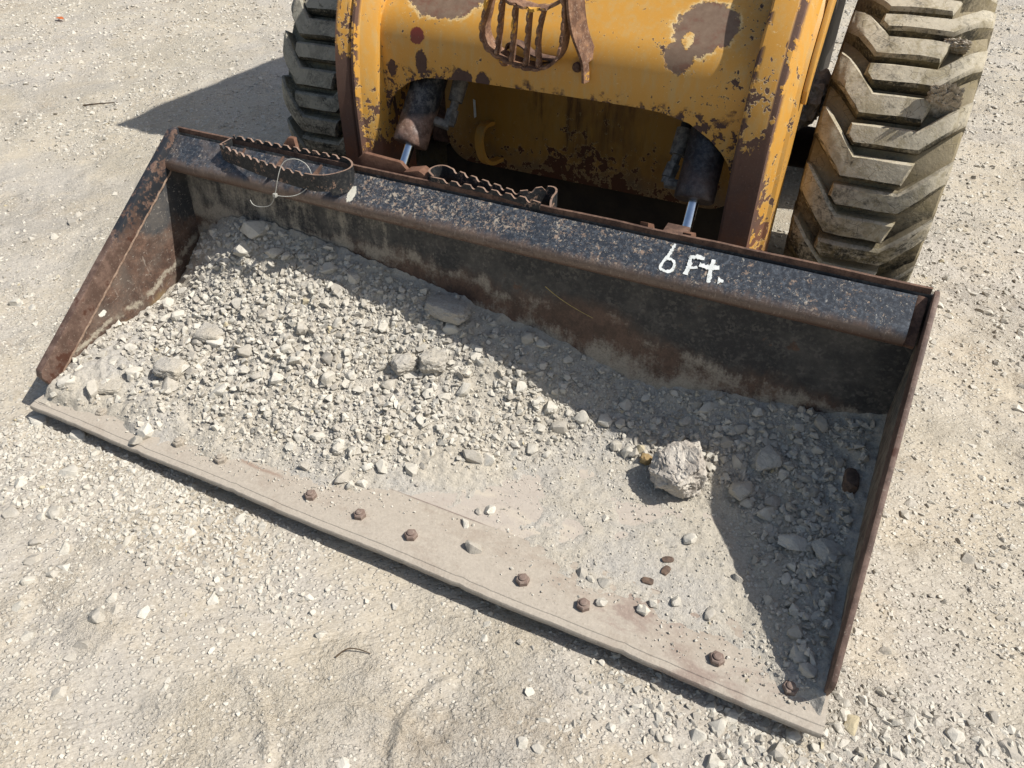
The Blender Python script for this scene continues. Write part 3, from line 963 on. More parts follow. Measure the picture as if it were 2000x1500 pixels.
# ------------------------------------------------------------------ the bucket
bucket = thing('loader_bucket', 'worn black six foot loader bucket full of crushed stone lying on the dirt', 'bucket', (W / 2, 0.30, GZ))

# floor, curved heel and back wall as one bent plate
prof = [(0.150, 0.0), (0.25, 0.0), (0.40, 0.0), (0.49, 0.0)]
for k in range(1, 9):
    a = math.radians(-90 + 84 * k / 8)
    prof.append((0.49 + 0.122 * math.cos(a), 0.122 + 0.122 * math.sin(a)))
prof += [(0.616, 0.20), (0.621, 0.28), (0.626, 0.37), (0.640, 0.452)]


def offset_profile(pts, t):
    out = []
    for i in range(len(pts)):
        a = Vector(pts[max(i - 1, 0)])
        c = Vector(pts[min(i + 1, len(pts) - 1)])
        d = (c - a).normalized()
        out.append((pts[i][0] + d.y * t, pts[i][1] - d.x * t))
    return out


bm = bmesh.new()
back = offset_profile(prof, 0.010)
loop = prof + back[::-1]
nseg = 90
xs_ = [0.006 + (W - 0.012) * k / nseg for k in range(nseg + 1)]
add_section(bm, [[(x, y, z) for y, z in loop] for x in xs_])
from_bm('bucket_shell', bm, M['shell'], bucket)

# cutting edge, bevelled at the lip
bm = bmesh.new()
ce = [(0.0, -0.0055), (0.0025, -0.0015), (0.0125, 0.0008), (0.0140, 0.0005), (0.0155, 0.0022), (0.147, 0.0030), (0.150, 0.001), (0.150, -0.012), (0.002, -0.0135), (0.0, -0.0115)]
ys = 120
rings = []
for k in range(ys + 1):
    x = -0.004 + (W + 0.006) * k / ys
    j = 0.0014 * math.sin(k * 0.21) + 0.0018 * (vnoise(np.array([k * 0.9]), np.array([2.5]), 8)[0] - 0.5) + (0.0025 if k in (23, 41, 77, 98) else 0)
    rings.append([(x, y + (j if y < 0.02 else 0), z) for y, z in ce])
add_section(bm, rings)
edge_o = from_bm('cutting_edge', bm, M['edge'], bucket)

# domed hex bolts through the edge
def bolt_mesh():
    bm = bmesh.new()
    r = 0.0135
    def ring(rad, z, ph=0.0, n=6):
        return [bm.verts.new((rad * math.cos(2 * math.pi * i / n + ph), rad * math.sin(2 * math.pi * i / n + ph), z)) for i in range(n)]
    rr = [ring(r, 0.0), ring(r, 0.0085), ring(r * 0.86, 0.0105)]
    for a, c in zip(rr, rr[1:]):
        for i in range(6):
            bm.faces.new((a[i], a[(i + 1) % 6], c[(i + 1) % 6], c[i]))
    bm.faces.new(rr[-1])
    rs = [ring(r * 0.55, 0.0104, 0, 14), ring(r * 0.55, 0.0135, 0, 14), ring(r * 0.36, 0.0150, 0, 14)]
    for a, c in zip(rs, rs[1:]):
        for i in range(14):
            bm.faces.new((a[i], a[(i + 1) % 14], c[(i + 1) % 14], c[i]))
    bm.faces.new(rs[-1])
    bmesh.ops.recalc_face_normals(bm, faces=bm.faces)
    me = bpy.data.meshes.new('bolt')
    bm.to_mesh(me)
    bm.free()
    finish(me, M['bolt'], 30)
    return me


_b = NB('bolt_rust_dusty', rough=0.8)
_c = _b.mix(_b.noise(120, 4, 0.7), srgb('#625046'), srgb('#87756a'))
_x, _y, _z = _b.xyz()
_c, _f = dusty(_b, _c, _b.step(_x, 0.25, 0.85, 0.95, 0.38), 60)
M['bolt'] = _b.done(_c, nrm=_b.bump(_b.noise(300, 3, .7), .5, .0006))
bme = bolt_mesh()
for i in (0, 1, 3, 4, 6, 7, 8, 10, 11, 13, 14):
    o = link_mesh('bolt', bme, edge_o)
    o.location = Vector((0.0541 + (1.7709 - 0.0541) * i / 14, 0.0568 + rng.normal(0, .001), 0.0025 if i > 1 else -0.0025)) - bucket.location
    o.rotation_euler.z = rng.uniform(0, 1.0)

# side plates
def side_outline():
    return [(0.075, 0.0045), (0.056, 0.052), (0.060, 0.066), (0.350, 0.266), (0.628, 0.458), (0.644, 0.464), (0.650, 0.44), (0.640, 0.13),
            (0.560, 0.02), (0.50, -0.010), (0.152, -0.010), (0.152, 0.0045)]


bm = bmesh.new()
add_prism(bm, [(-0.004, y, z) for y, z in side_outline()], (0.012, 0, 0))
sl = from_bm('side_plate', bm, M['side'], bucket, bevel=0.0015)
bm = bmesh.new()
add_prism(bm, [(W - 0.0068, y, z) for y, z in side_outline()], (0.0045, 0, 0))
sr = from_bm('side_plate', bm, M['side'], bucket, bevel=0.0015)
# doubler bars along the slanted rims, a little proud of the plates on both faces
bar = [(0.0665, 0.006), (0.048, 0.056), (0.053, 0.072), (0.620, 0.464), (0.640, 0.464), (0.634, 0.420), (0.585, 0.374), (0.368, 0.225), (0.142, 0.068), (0.090, 0.030), (0.085, 0.006)]
for x0, tk in ((-0.007, 0.021), (W - 0.0108, 0.0098)):
    bm = bmesh.new()
    add_prism(bm, [(x0, y, z) for y, z in bar], (tk, 0, 0))
    from_bm('rim_bar', bm, M['rim'], bucket, bevel=0.003)

# folded top flange: sloped face, worn rolled front, return to the wall
fl = [(0.631, 0.450), (0.616, 0.4385), (0.600, 0.4255), (0.585, 0.4135)]
for k in range(9):
    a = math.radians(128 + 112 * k / 8)
    fl.append((0.581 + 0.0185 * math.cos(a) + 0.004, 0.3905 + 0.021 * math.sin(a)))
fl += [(0.600, 0.360), (0.6275, 0.358)]
fl_loop = fl + [(0.6285, 0.36), (0.632, 0.449)]
bm = bmesh.new()
rings = []
for k in range(121):
    x = 0.013 + (1.796 - 0.013) * k / 120
    w1 = 0.0016 * (vnoise(np.array([x * 9.0]), np.array([0.3]), 3)[0] - 0.5) + 0.004 * math.exp(-((x - 0.87) / 0.10) ** 2) * 0.8
    rings.append([(x, y + (w1 if i > 1 and i < 11 else 0), z - (w1 * 1.2 if i > 1 and i < 11 else 0)) for i, (y, z) in enumerate(fl_loop)])
add_section(bm, rings)
from_bm('top_flange', bm, M['flange'], bucket, ang=40)
# thin rusty lip standing behind the slope
bm = bmesh.new()
rings = []
for k in range(91):
    x = 0.006 + (W - 0.02) * k / 90
    j = 0.0016 * (vnoise(np.array([x * 14.0]), np.array([1.3]), 5)[0] - 0.5)
    rings.append([(x, 0.6405 + j, 0.448), (x, 0.6415 + j, 0.4635 + j), (x, 0.6475 + j, 0.4640 + j), (x, 0.6500, 0.44), (x, 0.650, 0.37), (x, 0.637, 0.37)])
add_section(bm, rings)
from_bm('rear_lip', bm, M['rust'], bucket, ang=30)
# brown gusset that closes the flange at its far end
bm = bmesh.new()
add_prism(bm, [(1.7965, 0.570, 0.383), (1.7965, 0.578, 0.372), (1.7965, 0.636, 0.372), (1.7965, 0.638, 0.449), (1.7965, 0.622, 0.436)], (0.018, -0.004, 0.0))
from_bm('end_gusset', bm, M['rust'], bucket, bevel=0.002)
# pale weld ridge along the inner edge of the far rim bar
bm = bmesh.new()
rp = resample([(0.0115, 0.590, 0.378), (0.0115, 0.368, 0.2245), (0.0115, 0.142, 0.0675), (0.0115, 0.098, 0.036)], 0.012)
add_tube(bm, [p + Vector((0, 0, 0.0012 * math.sin(i * 2.1))) for i, p in enumerate(rp)], [0.0040 + 0.0004 * math.sin(i * 1.7) for i in range(len(rp))], 6)
from_bm('weld_bead', bm, M['weld'], bucket)
# weld beads along the side plates
for x0, s in ((0.0095, 1), (W - 0.0135, -1)):
    bm = bmesh.new()
    pth = [(x0 + s * 0.001, 0.17 + 0.32 * k / 30, 0.002 + 0.001 * math.sin(k * 2.3)) for k in range(31)]
    add_tube(bm, pth, 0.005, 6)
    from_bm('weld_bead', bm, M['side'], bucket)


# serrated foot steps made of bent flat bar
def tooth(s, per, amp):
    t = (s / per) % 1.0
    return -amp * max(0.0, math.sin(t * 2 * math.pi)) ** 0.8


sp = [(0.196, 0.644, 0.474), (0.36, 0.645, 0.476), (0.505, 0.648, 0.477), (0.545, 0.646, 0.476), (0.572, 0.626, 0.474), (0.576, 0.604, 0.472), (0.562, 0.578, 0.470), (0.540, 0.556, 0.468),
      (0.500, 0.545, 0.467), (0.335, 0.566, 0.466), (0.188, 0.602, 0.464)]
sp = [sp[0]] + smooth_path(sp[1:-1], 2) + [sp[-1]]
pth = resample(sp + [(0.192, 0.638, 0.468)], 0.0035)


def w_left(i, s):
    p = pth[i]
    serr = tooth(s, 0.0285, 0.0080) if (0.20 < p.x < 0.535 and (p.y > 0.62 or p.x < 0.50)) else 0.0
    deep = 0.040 if p.y < 0.62 else 0.034
    if p.x > 0.545:
        deep = 0.052
    gap = 0.0
    return (-deep, serr)


bm = bmesh.new()
add_strip(bm, pth, (0, 0, 1), w_left, 0.0046)
long_step = from_bm('foot_step', bm, M['step'], bucket, ang=30)
long_step['label'] = 'long looped serrated step, black paint worn to rust on its teeth'
# little struts that carry the overhanging rail
for x0 in (0.235, 0.355, 0.47):
    bm = bmesh.new()
    y0 = 0.602 + (x0 - 0.188) * (0.545 - 0.602) / 0.312
    add_prism(bm, [(x0, y0 + 0.002, 0.428), (x0, 0.632, 0.452), (x0, 0.625, 0.440), (x0, y0 + 0.012, 0.416)], (0.006, 0, 0))
    from_bm('step_strut', bm, M['rust'], long_step)

sp = [(0.775, 0.6475, 0.476), (0.750, 0.665, 0.478), (0.756, 0.692, 0.480), (0.775, 0.704, 0.480), (0.800, 0.695, 0.478), (0.950, 0.664, 0.476), (0.982, 0.660, 0.474), (1.015, 0.694, 0.478), (1.043, 0.710, 0.480),
      (1.060, 0.695, 0.478), (1.058, 0.664, 0.474), (1.066, 0.642, 0.462)]
pth = resample(smooth_path(sp, 2), 0.0035)


def w_right(i, s):
    p = pth[i]
    serr = tooth(s, 0.034, 0.0085) if 0.80 < p.x < 1.03 else 0.0
    return (-0.036, serr)


bm = bmesh.new()
add_strip(bm, pth, (0, 0, 1), w_right, 0.0046)
sp2 = [(0.770, 0.6455, 0.474), (0.90, 0.6440, 0.475), (1.00, 0.6430, 0.474), (1.043, 0.641, 0.470)]
pth = resample(sp2, 0.0035)
add_strip(bm, pth, (0, 0, 1), w_right, 0.0046)
from_bm('foot_step', bm, M['step'], bucket, ang=30)['label'] = 'short serrated step with its rear rail crushed inwards'

# white painted lettering "6 Ft."
def on_slope(x, y):
    return Vector((x, y, 0.452 + (y - 0.632) * 0.047 / 0.057))


S_ = STROKES
slope_n = Vector((0, -0.636, 0.771)).normalized()
bm = bmesh.new()
rl = random.Random(4)
for si, st in enumerate(S_):
    wdt = [0.0058, 0.0074, 0.0076, 0.0056, 0.0074, 0.0080, 0.0080][si]
    pts = [on_slope(x, y) for x, y in st]
    if len(pts) > 4:
        pts = smooth_path(pts, 1)
    pts = resample(pts, 0.003)
    L = []
    for i, p in enumerate(pts):
        t = (pts[min(i + 1, len(pts) - 1)] - pts[max(i - 1, 0)]).normalized()
        nr = t.cross(slope_n).normalized()
        w0 = wdt * (0.75 + 0.5 * rl.random())
        if si == 6:
            w0 *= 1.5 * (1 - i / max(1, len(pts))) + 0.2
        L.append((p + nr * w0 / 2 * (0.7 + 0.6 * rl.random()), p - nr * w0 / 2 * (0.7 + 0.6 * rl.random())))
    h = slope_n * (0.0021 + 0.0002 * si)
    a = [(bm.verts.new(l + h), bm.verts.new(r + h), bm.verts.new(l + h * 0.2), bm.verts.new(r + h * 0.2)) for l, r in L]
    for u, v in zip(a, a[1:]):
        bm.faces.new((u[0], u[1], v[1], v[0]))
        bm.faces.new((u[2], u[0], v[0], v[2]))
        bm.faces.new((u[1], u[3], v[3], v[1]))
    for u in (a[0], a[-1]):
        bm.faces.new((u[0], u[2], u[3], u[1]))
from_bm('lettering', bm, M['white'], bucket)['label'] = 'hand painted white lettering reading 6 Ft.'

# rusty mounting tabs and coupler pieces behind the lip
def tab(pts, off, m='rust_warm'):
    bm = bmesh.new()
    add_prism(bm, pts, off)
    return from_bm('mounting_tab', bm, M[m], bucket, bevel=0.002)


tab([(0.335, 0.652, 0.40), (0.335, 0.652, 0.462), (0.350, 0.668, 0.486), (0.368, 0.668, 0.486), (0.385, 0.652, 0.462), (0.385, 0.652, 0.40)], (0, 0.012, 0))
tab([(0.555, 0.668, 0.40), (0.555, 0.668, 0.470), (0.570, 0.675, 0.483), (0.665, 0.682, 0.474), (0.685, 0.682, 0.455), (0.69, 0.682, 0.40)], (0, 0.012, 0))
tab([(0.690, 0.655, 0.40), (0.690, 0.655, 0.466), (0.728, 0.660, 0.474), (0.752, 0.660, 0.462), (0.758, 0.655, 0.40)], (0, 0.035, 0))
tab([(1.262, 0.652, 0.40), (1.262, 0.652, 0.470), (1.262, 0.700, 0.445), (1.262, 0.76, 0.36)], (0.018, 0, 0))
tab([(1.352, 0.652, 0.40), (1.352, 0.652, 0.466), (1.352, 0.700, 0.445), (1.352, 0.76, 0.36)], (0.018, 0, 0))
tab([(1.295, 0.700, 0.37), (1.295, 0.700, 0.425), (1.295, 0.76, 0.425), (1.295, 0.78, 0.37)], (0.05, 0, 0), 'rust')
tab([(0.565, 0.70, 0.36), (0.565, 0.70, 0.43), (0.565, 0.77, 0.43), (0.565, 0.79, 0.36)], (0.05, 0, 0), 'rust')
bm = bmesh.new()
add_prism(bm, [(0.40, 0.70, 0.02), (0.40, 0.655, 0.10), (0.40, 0.655, 0.36), (0.40, 0.672, 0.36), (0.40, 0.715, 0.02)], (1.05, 0, 0))
from_bm('mounting_plate', bm, M['hull'], bucket)

# ------------------------------------------------------------------ load in the bucket
HP = np.array(HEAP_POINTS)


def tps_fit(P):
    n = len(P)
    d = np.hypot(P[:, None, 0] - P[None, :, 0], P[:, None, 1] - P[None, :, 1])
    K = np.where(d > 0, d * d * np.log(d + 1e-12), 0) + np.eye(n) * 2e-4
    A = np.zeros((n + 3, n + 3))
    A[:n, :n] = K
    A[:n, n] = 1
    A[:n, n + 1:] = P[:, :2]
    A[n, :n] = 1
    A[n + 1:, :n] = P[:, :2].T
    return np.linalg.solve(A, np.r_[P[:, 2], 0, 0, 0])


HW = tps_fit(HP)


def heap_base(x, y):
    x = np.asarray(x, float)
    y = np.asarray(y, float)
    s = HW[-3] + HW[-2] * x + HW[-1] * y
    for (px, py, _), w in zip(HP, HW[:-3]):
        d2 = (x - px) ** 2 + (y - py) ** 2
        s = s + w * 0.5 * d2 * np.log(d2 + 1e-12)
    return s


def heap_h(x, y):
    z = heap_base(x, y)
    thick = np.clip(z / 0.02, 0, 1)
    z = z + (fbm(x, y, 9.0, 4, 91) - 0.5) * 0.022 * (0.3 + 0.7 * thick) + (fbm(x, y, 40.0, 3, 97) - 0.5) * 0.018 * (0.25 + 0.75 * thick)
    z = z + (fbm(x, y, 130.0, 2, 99) - 0.5) * 0.005
    k = np.clip((y - 0.020 - 0.055 * np.clip(fbm(x, y, 14.0, 3, 123) - 0.35, 0, 1)) / 0.030, 0, 1)
    z = np.where(z > 0, z * k * k * (3 - 2 * k), z) - 0.004 * (1 - k)
    # thin patchy crust of fines over the bare floor and the back of the cutting edge
    c = (fbm(x, y, 6.0, 4, 201) - 0.525) * 0.034 + (fbm(x, y, 42.0, 4, 207) - 0.5) * 0.0075 + 0.0012
    c = np.minimum(c, 0.0045 + (fbm(x, y, 70.0, 3, 209) - 0.5) * 0.006) - np.clip(0.105 - y, 0, 1) * (0.16 - 0.13 * np.clip((0.62 - x) / 0.3, 0, 1)) + 0.0022 * np.clip((0.62 - x) / 0.3, 0, 1)
    return np.maximum(np.maximum(z, c), -0.006 - 0.001 * x)


hx = np.linspace(0.009, 1.8235, 505)
hy = np.arange(0.018, 0.6185, 0.0036)
heap = link_mesh('dirt_heap', grid_mesh('dirt_heap', hx, hy, heap_h, M['fines']))
heap['kind'] = 'stuff'
heap['label'] = 'pale grey limestone fines heaped across the back of the bucket'
heap['category'] = 'dirt heap'

# ------------------------------------------------------------------ the skid steer loader
ldr = thing('skid_steer_loader', 'chipped yellow skid steer loader parked behind the bucket', 'loader', (0.92, 1.9, GZ))
PL_Y = 0.930
# arched crossmember between the two lift arms: upright below, folded back above a soft bend
ax = [(0.462, 0.30), (0.466, 0.42), (0.471, 0.489), (0.482, 0.518), (0.505, 0.543), (0.547, 0.572), (0.594, 0.588), (0.696, 0.5955), (0.97, 0.598), (1.15, 0.5975),
      (1.203, 0.595), (1.27, 0.581), (1.321, 0.553), (1.352, 0.527), (1.370, 0.505), (1.380, 0.48), (1.385, 0.42), (1.388, 0.30)]
xs_ = np.unique(np.concatenate([np.linspace(0.462, 1.388, 110), np.array([a for a, _ in ax])]))
zb = np.interp(xs_, [a for a, _ in ax], [c for _, c in ax])


def plate_prof(zbot):
    """(y, z, ny, nz) up the plate from its lower edge."""
    out = []
    z0 = 0.655
    for k in range(9):
        z = zbot + (z0 - zbot) * k / 8
        out.append((PL_Y + 0.002, z, -1.0, 0.0))
    R, th = 0.11, math.radians(50)
    for k in range(1, 11):
        a = th * k / 10
        out.append((PL_Y + 0.002 + R * (1 - math.cos(a)), z0 + R * math.sin(a), -math.cos(a), math.sin(a)))
    y1, z1 = out[-1][0], out[-1][1]
    for k in range(1, 8):
        s = 0.06 * k
        out.append((y1 + s * math.sin(th), z1 + s * math.cos(th), -math.cos(th), math.sin(th)))
    return out


bm = bmesh.new()
cols = []
T = 0.012
for x, z in zip(xs_, zb):
    p = plate_prof(z)
    f = [bm.verts.new((x, q[0], q[1])) for q in p]
    g = [bm.verts.new((x, q[0] - q[2] * T, q[1] - q[3] * T)) for q in p]
    cols.append((f, g))
for (f0, g0), (f1, g1) in zip(cols, cols[1:]):
    for k in range(len(f0) - 1):
        bm.faces.new((f0[k], f1[k], f1[k + 1], f0[k + 1]))
        bm.faces.new((g0[k], g0[k + 1], g1[k + 1], g1[k]))
    bm.faces.new((f0[0], g0[0], g1[0], f1[0]))
    bm.faces.new((f0[-1], f1[-1], g1[-1], g0[-1]))
for f, g in (cols[0], cols[-1]):
    for k in range(len(f) - 1):
        bm.faces.new((f[k], f[k + 1], g[k + 1], g[k]))
from_bm('crossmember', bm, M['cross'], ldr, ang=40)

# lift arms: front legs that bend back over the wheels
ARM = smooth_path([(0, 0.905, 0.12), (0, 0.898, 0.40), (0, 0.898, 0.56), (0, 0.925, 0.70), (0, 1.00, 0.83), (0, 1.15, 0.97), (0, 1.6, 1.18), (0, 2.8, 1.46)], 3)
SEC_L = [(0.379, -0.15), (0.378, 0.050), (0.383, 0.057), (0.414, 0.047), (0.4185, 0.0405), (0.4235, 0.0475), (0.4305, 0.0465), (0.4345, 0.036), (0.437, 0.0305), (0.464, 0.010), (0.4685, 0.004), (0.4695, -0.15)]
SEC_R = [(1.3865, -0.15), (1.3865, 0.008), (1.3895, 0.020), (1.394, 0.0235), (1.448, 0.0235), (1.4545, 0.0215), (1.4575, 0.0155), (1.475, -0.022), (1.4775, -0.028), (1.486, -0.034), (1.4865, -0.15)]
for sec in (SEC_L, SEC_R):
    bm = bmesh.new()
    rings = []
    for i, p in enumerate(ARM):
        t = (ARM[min(i + 1, len(ARM) - 1)] - ARM[max(i - 1, 0)]).normalized()
        n = Vector((0, -t.z, t.y))
        dep = 1.0
        rings.append([(x, p.y + n.y * d, p.z + n.z * d) for x, d in sec])
    add_section(bm, rings)
    from_bm('lift_arm', bm, M['arm'], ldr, ang=28)
# outer doubler on the near arm, cut off in a ragged end
bm = bmesh.new()
add_prism(bm, [(1.4875, 0.985, 0.640), (1.4875, 0.965, 0.672), (1.4875, 0.985, 0.735), (1.4875, 1.055, 0.845), (1.4875, 1.20, 0.975), (1.4875, 1.26, 0.94), (1.4875, 1.10, 0.79), (1.4875, 1.02, 0.68), (1.4875, 1.00, 0.635)], (0.010, 0, 0))
from_bm('arm_doubler', bm, M['arm'], ldr, bevel=0.002)
# near-black disc, painted as the shaded inside of a hole in the far leg
bm = bmesh.new()
add_tube(bm, [(0.447, 0.8895, 0.418), (0.447, 0.8835, 0.418)], 0.0065, 12)
from_bm('hole_disc', bm, M['hole_shade'], ldr)

# chassis front plate (belly) with rounded corners and a turned-under lower edge
def belly_outline():
    x0, x1, z0, z1, r = 0.487, 1.372, 0.262, 0.80, 0.085
    pts = [(x0, z1)]
    for k in range(9):
        a = math.radians(180 + 90 * k / 8)
        pts.append((x0 + r + r * math.cos(a), z0 + r + r * math.sin(a)))
    for k in range(9):
        a = math.radians(270 + 90 * k / 8)
        pts.append((x1 - r + r * math.cos(a), z0 + r + r * math.sin(a)))
    pts.append((x1, z1))
    return pts


bm = bmesh.new()
add_prism(bm, [(x, 1.200, z) for x, z in belly_outline()], (0, 0.25, 0))
from_bm('chassis_plate', bm, M['belly'], ldr, bevel=0.006)
# welded tie-down loop
bm = bmesh.new()
lp = smooth_path([(0.640, 1.199, 0.395), (0.636, 1.150, 0.402), (0.638, 1.122, 0.375), (0.645, 1.122, 0.325), (0.655, 1.145, 0.292), (0.668, 1.199, 0.292)], 2)
add_strip(bm, resample(lp, 0.006), (1, 0, 0.0), lambda i, s: (-0.012, 0.012), 0.011)
from_bm('tie_down_loop', bm, M['yellow'], ldr, ang=40)
for x, z in ((0.785, 0.585), (0.868, 0.545), (1.02, 0.585)):
    bm = bmesh.new()
    add_tube(bm, [(x, 1.2005, z), (x, 1.193, z), (x, 1.190, z)], [0.011, 0.011, 0.008], 10)
    from_bm('chassis_bolt', bm, M['blackiron'], ldr)
bm = bmesh.new()
add_prism(bm, [(0.583, 1.1985, 0.455), (0.590, 1.1985, 0.452), (0.592, 1.1985, 0.405), (0.585, 1.1985, 0.400)], (0, -0.0012, 0))
from_bm('paint_dab', bm, M['white'], ldr)

# tilt cylinders
def cylinder(xb, low, top, rod_low, fit):
    low, top, rod_low = Vector(low), Vector(top), Vector(rod_low)
    ax_ = (top - low).normalized()
    bm = bmesh.new()
    add_tube(bm, [low, low + ax_ * 0.004, low + ax_ * 0.034, low + ax_ * 0.036, top], [0.0435, 0.0465, 0.0465, 0.045, 0.045], 28)
    brl = from_bm('tilt_cylinder', bm, M['barrel'], ldr, ang=40)
    bm = bmesh.new()
    add_tube(bm, [rod_low, low + ax_ * 0.002], 0.0135, 18)
    from_bm('rod', bm, M['chrome'], brl, ang=40)
    bm = bmesh.new()
    add_tube(bm, [fit[0], fit[1]], [0.0145, 0.0145], 6)
    add_tube(bm, [fit[1], fit[2]], [0.017, 0.017], 6)
    add_tube(bm, [fit[2], fit[3]], [0.011, 0.011], 10)
    add_tube(bm, [fit[3], fit[4]], [0.019, 0.021], 12)
    add_tube(bm, [fit[0], fit[5]], [0.013, 0.013], 8)
    from_bm('hose_fitting', bm, M['fitting'], brl, ang=30)
    bm = bmesh.new()
    add_tube(bm, smooth_path([fit[4], Vector(fit[4]) + Vector((0, 0.06, 0.08)), Vector(fit[4]) + Vector((0, 0.16, 0.14))], 2), 0.014, 10)
    from_bm('hose', bm, M['blackiron'], brl)


cylinder(0.56, (0.551, 0.900, 0.420), (0.574, 1.065, 0.655), (0.538, 0.815, 0.299),
         [(0.636, 0.965, 0.462), (0.636, 0.970, 0.470), (0.637, 0.988, 0.497), (0.638, 1.000, 0.515), (0.640, 1.030, 0.560), (0.590, 0.955, 0.475)])
cylinder(1.32, (1.3145, 0.900, 0.420), (1.306, 1.065, 0.655), (1.317, 0.815, 0.299),
         [(1.232, 0.955, 0.425), (1.233, 0.962, 0.436), (1.238, 0.982, 0.463), (1.240, 0.994, 0.480), (1.243, 1.030, 0.530), (1.285, 0.945, 0.430)])

# serrated boarding step / lamp guard standing off the crossmember
bm = bmesh.new()
frame_pts = [(0.822, 0.868, 0.832), (0.800, 0.866, 0.795), (0.793, 0.868, 0.765), (0.782, 0.870, 0.735), (0.786, 0.872, 0.708), (0.800, 0.873, 0.690), (0.826, 0.873, 0.678), (0.862, 0.873, 0.667), (0.903, 0.873, 0.661), (0.940, 0.873, 0.668),
             (0.966, 0.872, 0.685), (0.978, 0.871, 0.712), (0.982, 0.869, 0.75), (0.985, 0.867, 0.80), (0.975, 0.866, 0.826)]
fp = resample(smooth_path(frame_pts, 2), 0.004)


def w_guard(i, s):
    return (0.0, 0.046 + 0.0) if False else (tooth(s, 0.026, -0.006), 0.050)


add_strip(bm, fp, (0, 1, 0.06), w_guard, 0.006)
step_o = from_bm('boarding_step', bm, M['guard'], ldr, ang=30)
# scalloped top rail and the upright bars
bm = bmesh.new()
tp = resample([(0.812, 0.866, 0.818), (0.86, 0.868, 0.796), (0.91, 0.869, 0.787), (0.945, 0.868, 0.793), (0.980, 0.867, 0.812)], 0.004)
add_strip(bm, tp, (0, 1, 0.06), lambda i, s: (tooth(s, 0.028, -0.008), 0.040), 0.006)
from_bm('step_rail', bm, M['guard'], step_o, ang=30)
for xt, xb_, lab in ((0.836, 0.820, 0), (0.868, 0.857, 0), (0.902, 0.892, 0), (0.935, 0.925, 0)):
    bm = bmesh.new()
    zt = 0.804 if xt < 0.85 else 0.795 if xt < 0.89 else 0.789
    bend = 0.010 if xt > 0.93 else 0.0
    bp = resample(smooth_path([(xt, 0.870, zt), ((xt + xb_) / 2 - bend, 0.872, (zt + 0.672) / 2), (xb_, 0.8735, 0.669 if xt > 0.85 else 0.68)], 2), 0.004)
    add_strip(bm, bp, (0, 1, 0.04), lambda i, s: (tooth(s, 0.024, -0.006), 0.024), 0.006)
    from_bm('bar', bm, M['guard'], step_o, ang=30)
# twisted bracket that carries the step on one side, and a short foot on the other
bm = bmesh.new()
br = [(0.990, 0.868, 0.84), (0.993, 0.872, 0.79), (1.000, 0.882, 0.745), (1.013, 0.898, 0.705), (1.021, 0.905, 0.68), (1.023, 0.908, 0.640)]
add_strip(bm, resample(smooth_path(br, 2), 0.006), (0.30, 0.95, 0.0), lambda i, s: (0.0, 0.055 if s < 0.16 else 0.020), 0.007)
from_bm('step_bracket', bm, M['guard'], step_o, ang=30)
bm = bmesh.new()
add_strip(bm, [(0.806, 0.884, 0.688), (0.818, 0.90, 0.665), (0.822, 0.912, 0.650)], (0.2, 0.9, 0), lambda i, s: (0, 0.016), 0.010)
from_bm('step_foot', bm, M['guard'], step_o)
bm = bmesh.new()
add_tube(bm, [(1.0, 0.933, 0.665), (1.0, 0.925, 0.668), (1.0, 0.920, 0.669)], [0.011, 0.011, 0.008], 12)
from_bm('step_bolt', bm, M['rust_dark'], step_o)
bm = bmesh.new()
add_strip(bm, smooth_path([(0.832, 0.90, 0.690), (0.838, 0.90, 0.708), (0.872, 0.90, 0.704), (0.895, 0.90, 0.684), (0.955, 0.90, 0.681)], 2), (0, 1, 0), lambda i, s: (0, 0.03), 0.004)
from_bm('lamp_socket', bm, M['rust_dark'], step_o)

# ---- wheels
TY, TZ, TR = 1.430, 0.387, 0.432
NL = 20


def crown(u):
    """Lug face radius across the tread, u in -0.5..0.5."""
    return TR - 0.018 * abs(2 * u) ** 2.6 - 0.012 * max(0, abs(2 * u) - 0.8) / 0.2


def carcass_mesh(width):
    bm = bmesh.new()
    pr = []
    for k in range(25):
        u = -0.5 + k / 24
        pr.append((u * width * 0.985, TR - 0.037 - 0.024 * abs(2 * u) ** 3.2))
    side = [(0.5 * width * 1.03, TR - 0.085), (0.5 * width * 1.05, TR - 0.13), (0.5 * width * 0.98, TR - 0.175), (0.5 * width * 0.84, TR - 0.20), (0.5 * width * 0.80, 0.2), (0.5 * width * 0.62, 0.195)]
    full = [(-a, c) for a, c in side[::-1]] + pr + side
    n = 96
    rings = []
    for i in range(n):
        a = 2 * math.pi * i / n
        rings.append([bm.verts.new((x, -r * math.cos(a), r * math.sin(a))) for x, r in full])
    m = len(full)
    for i in range(n):
        p, q = rings[i], rings[(i + 1) % n]
        for k in range(m - 1):
            bm.faces.new((p[k], p[k + 1], q[k + 1], q[k]))
    bmesh.ops.recalc_face_normals(bm, faces=bm.faces)
    me = bpy.data.meshes.new('tyre')
    bm.to_mesh(me)
    bm.free()
    return me


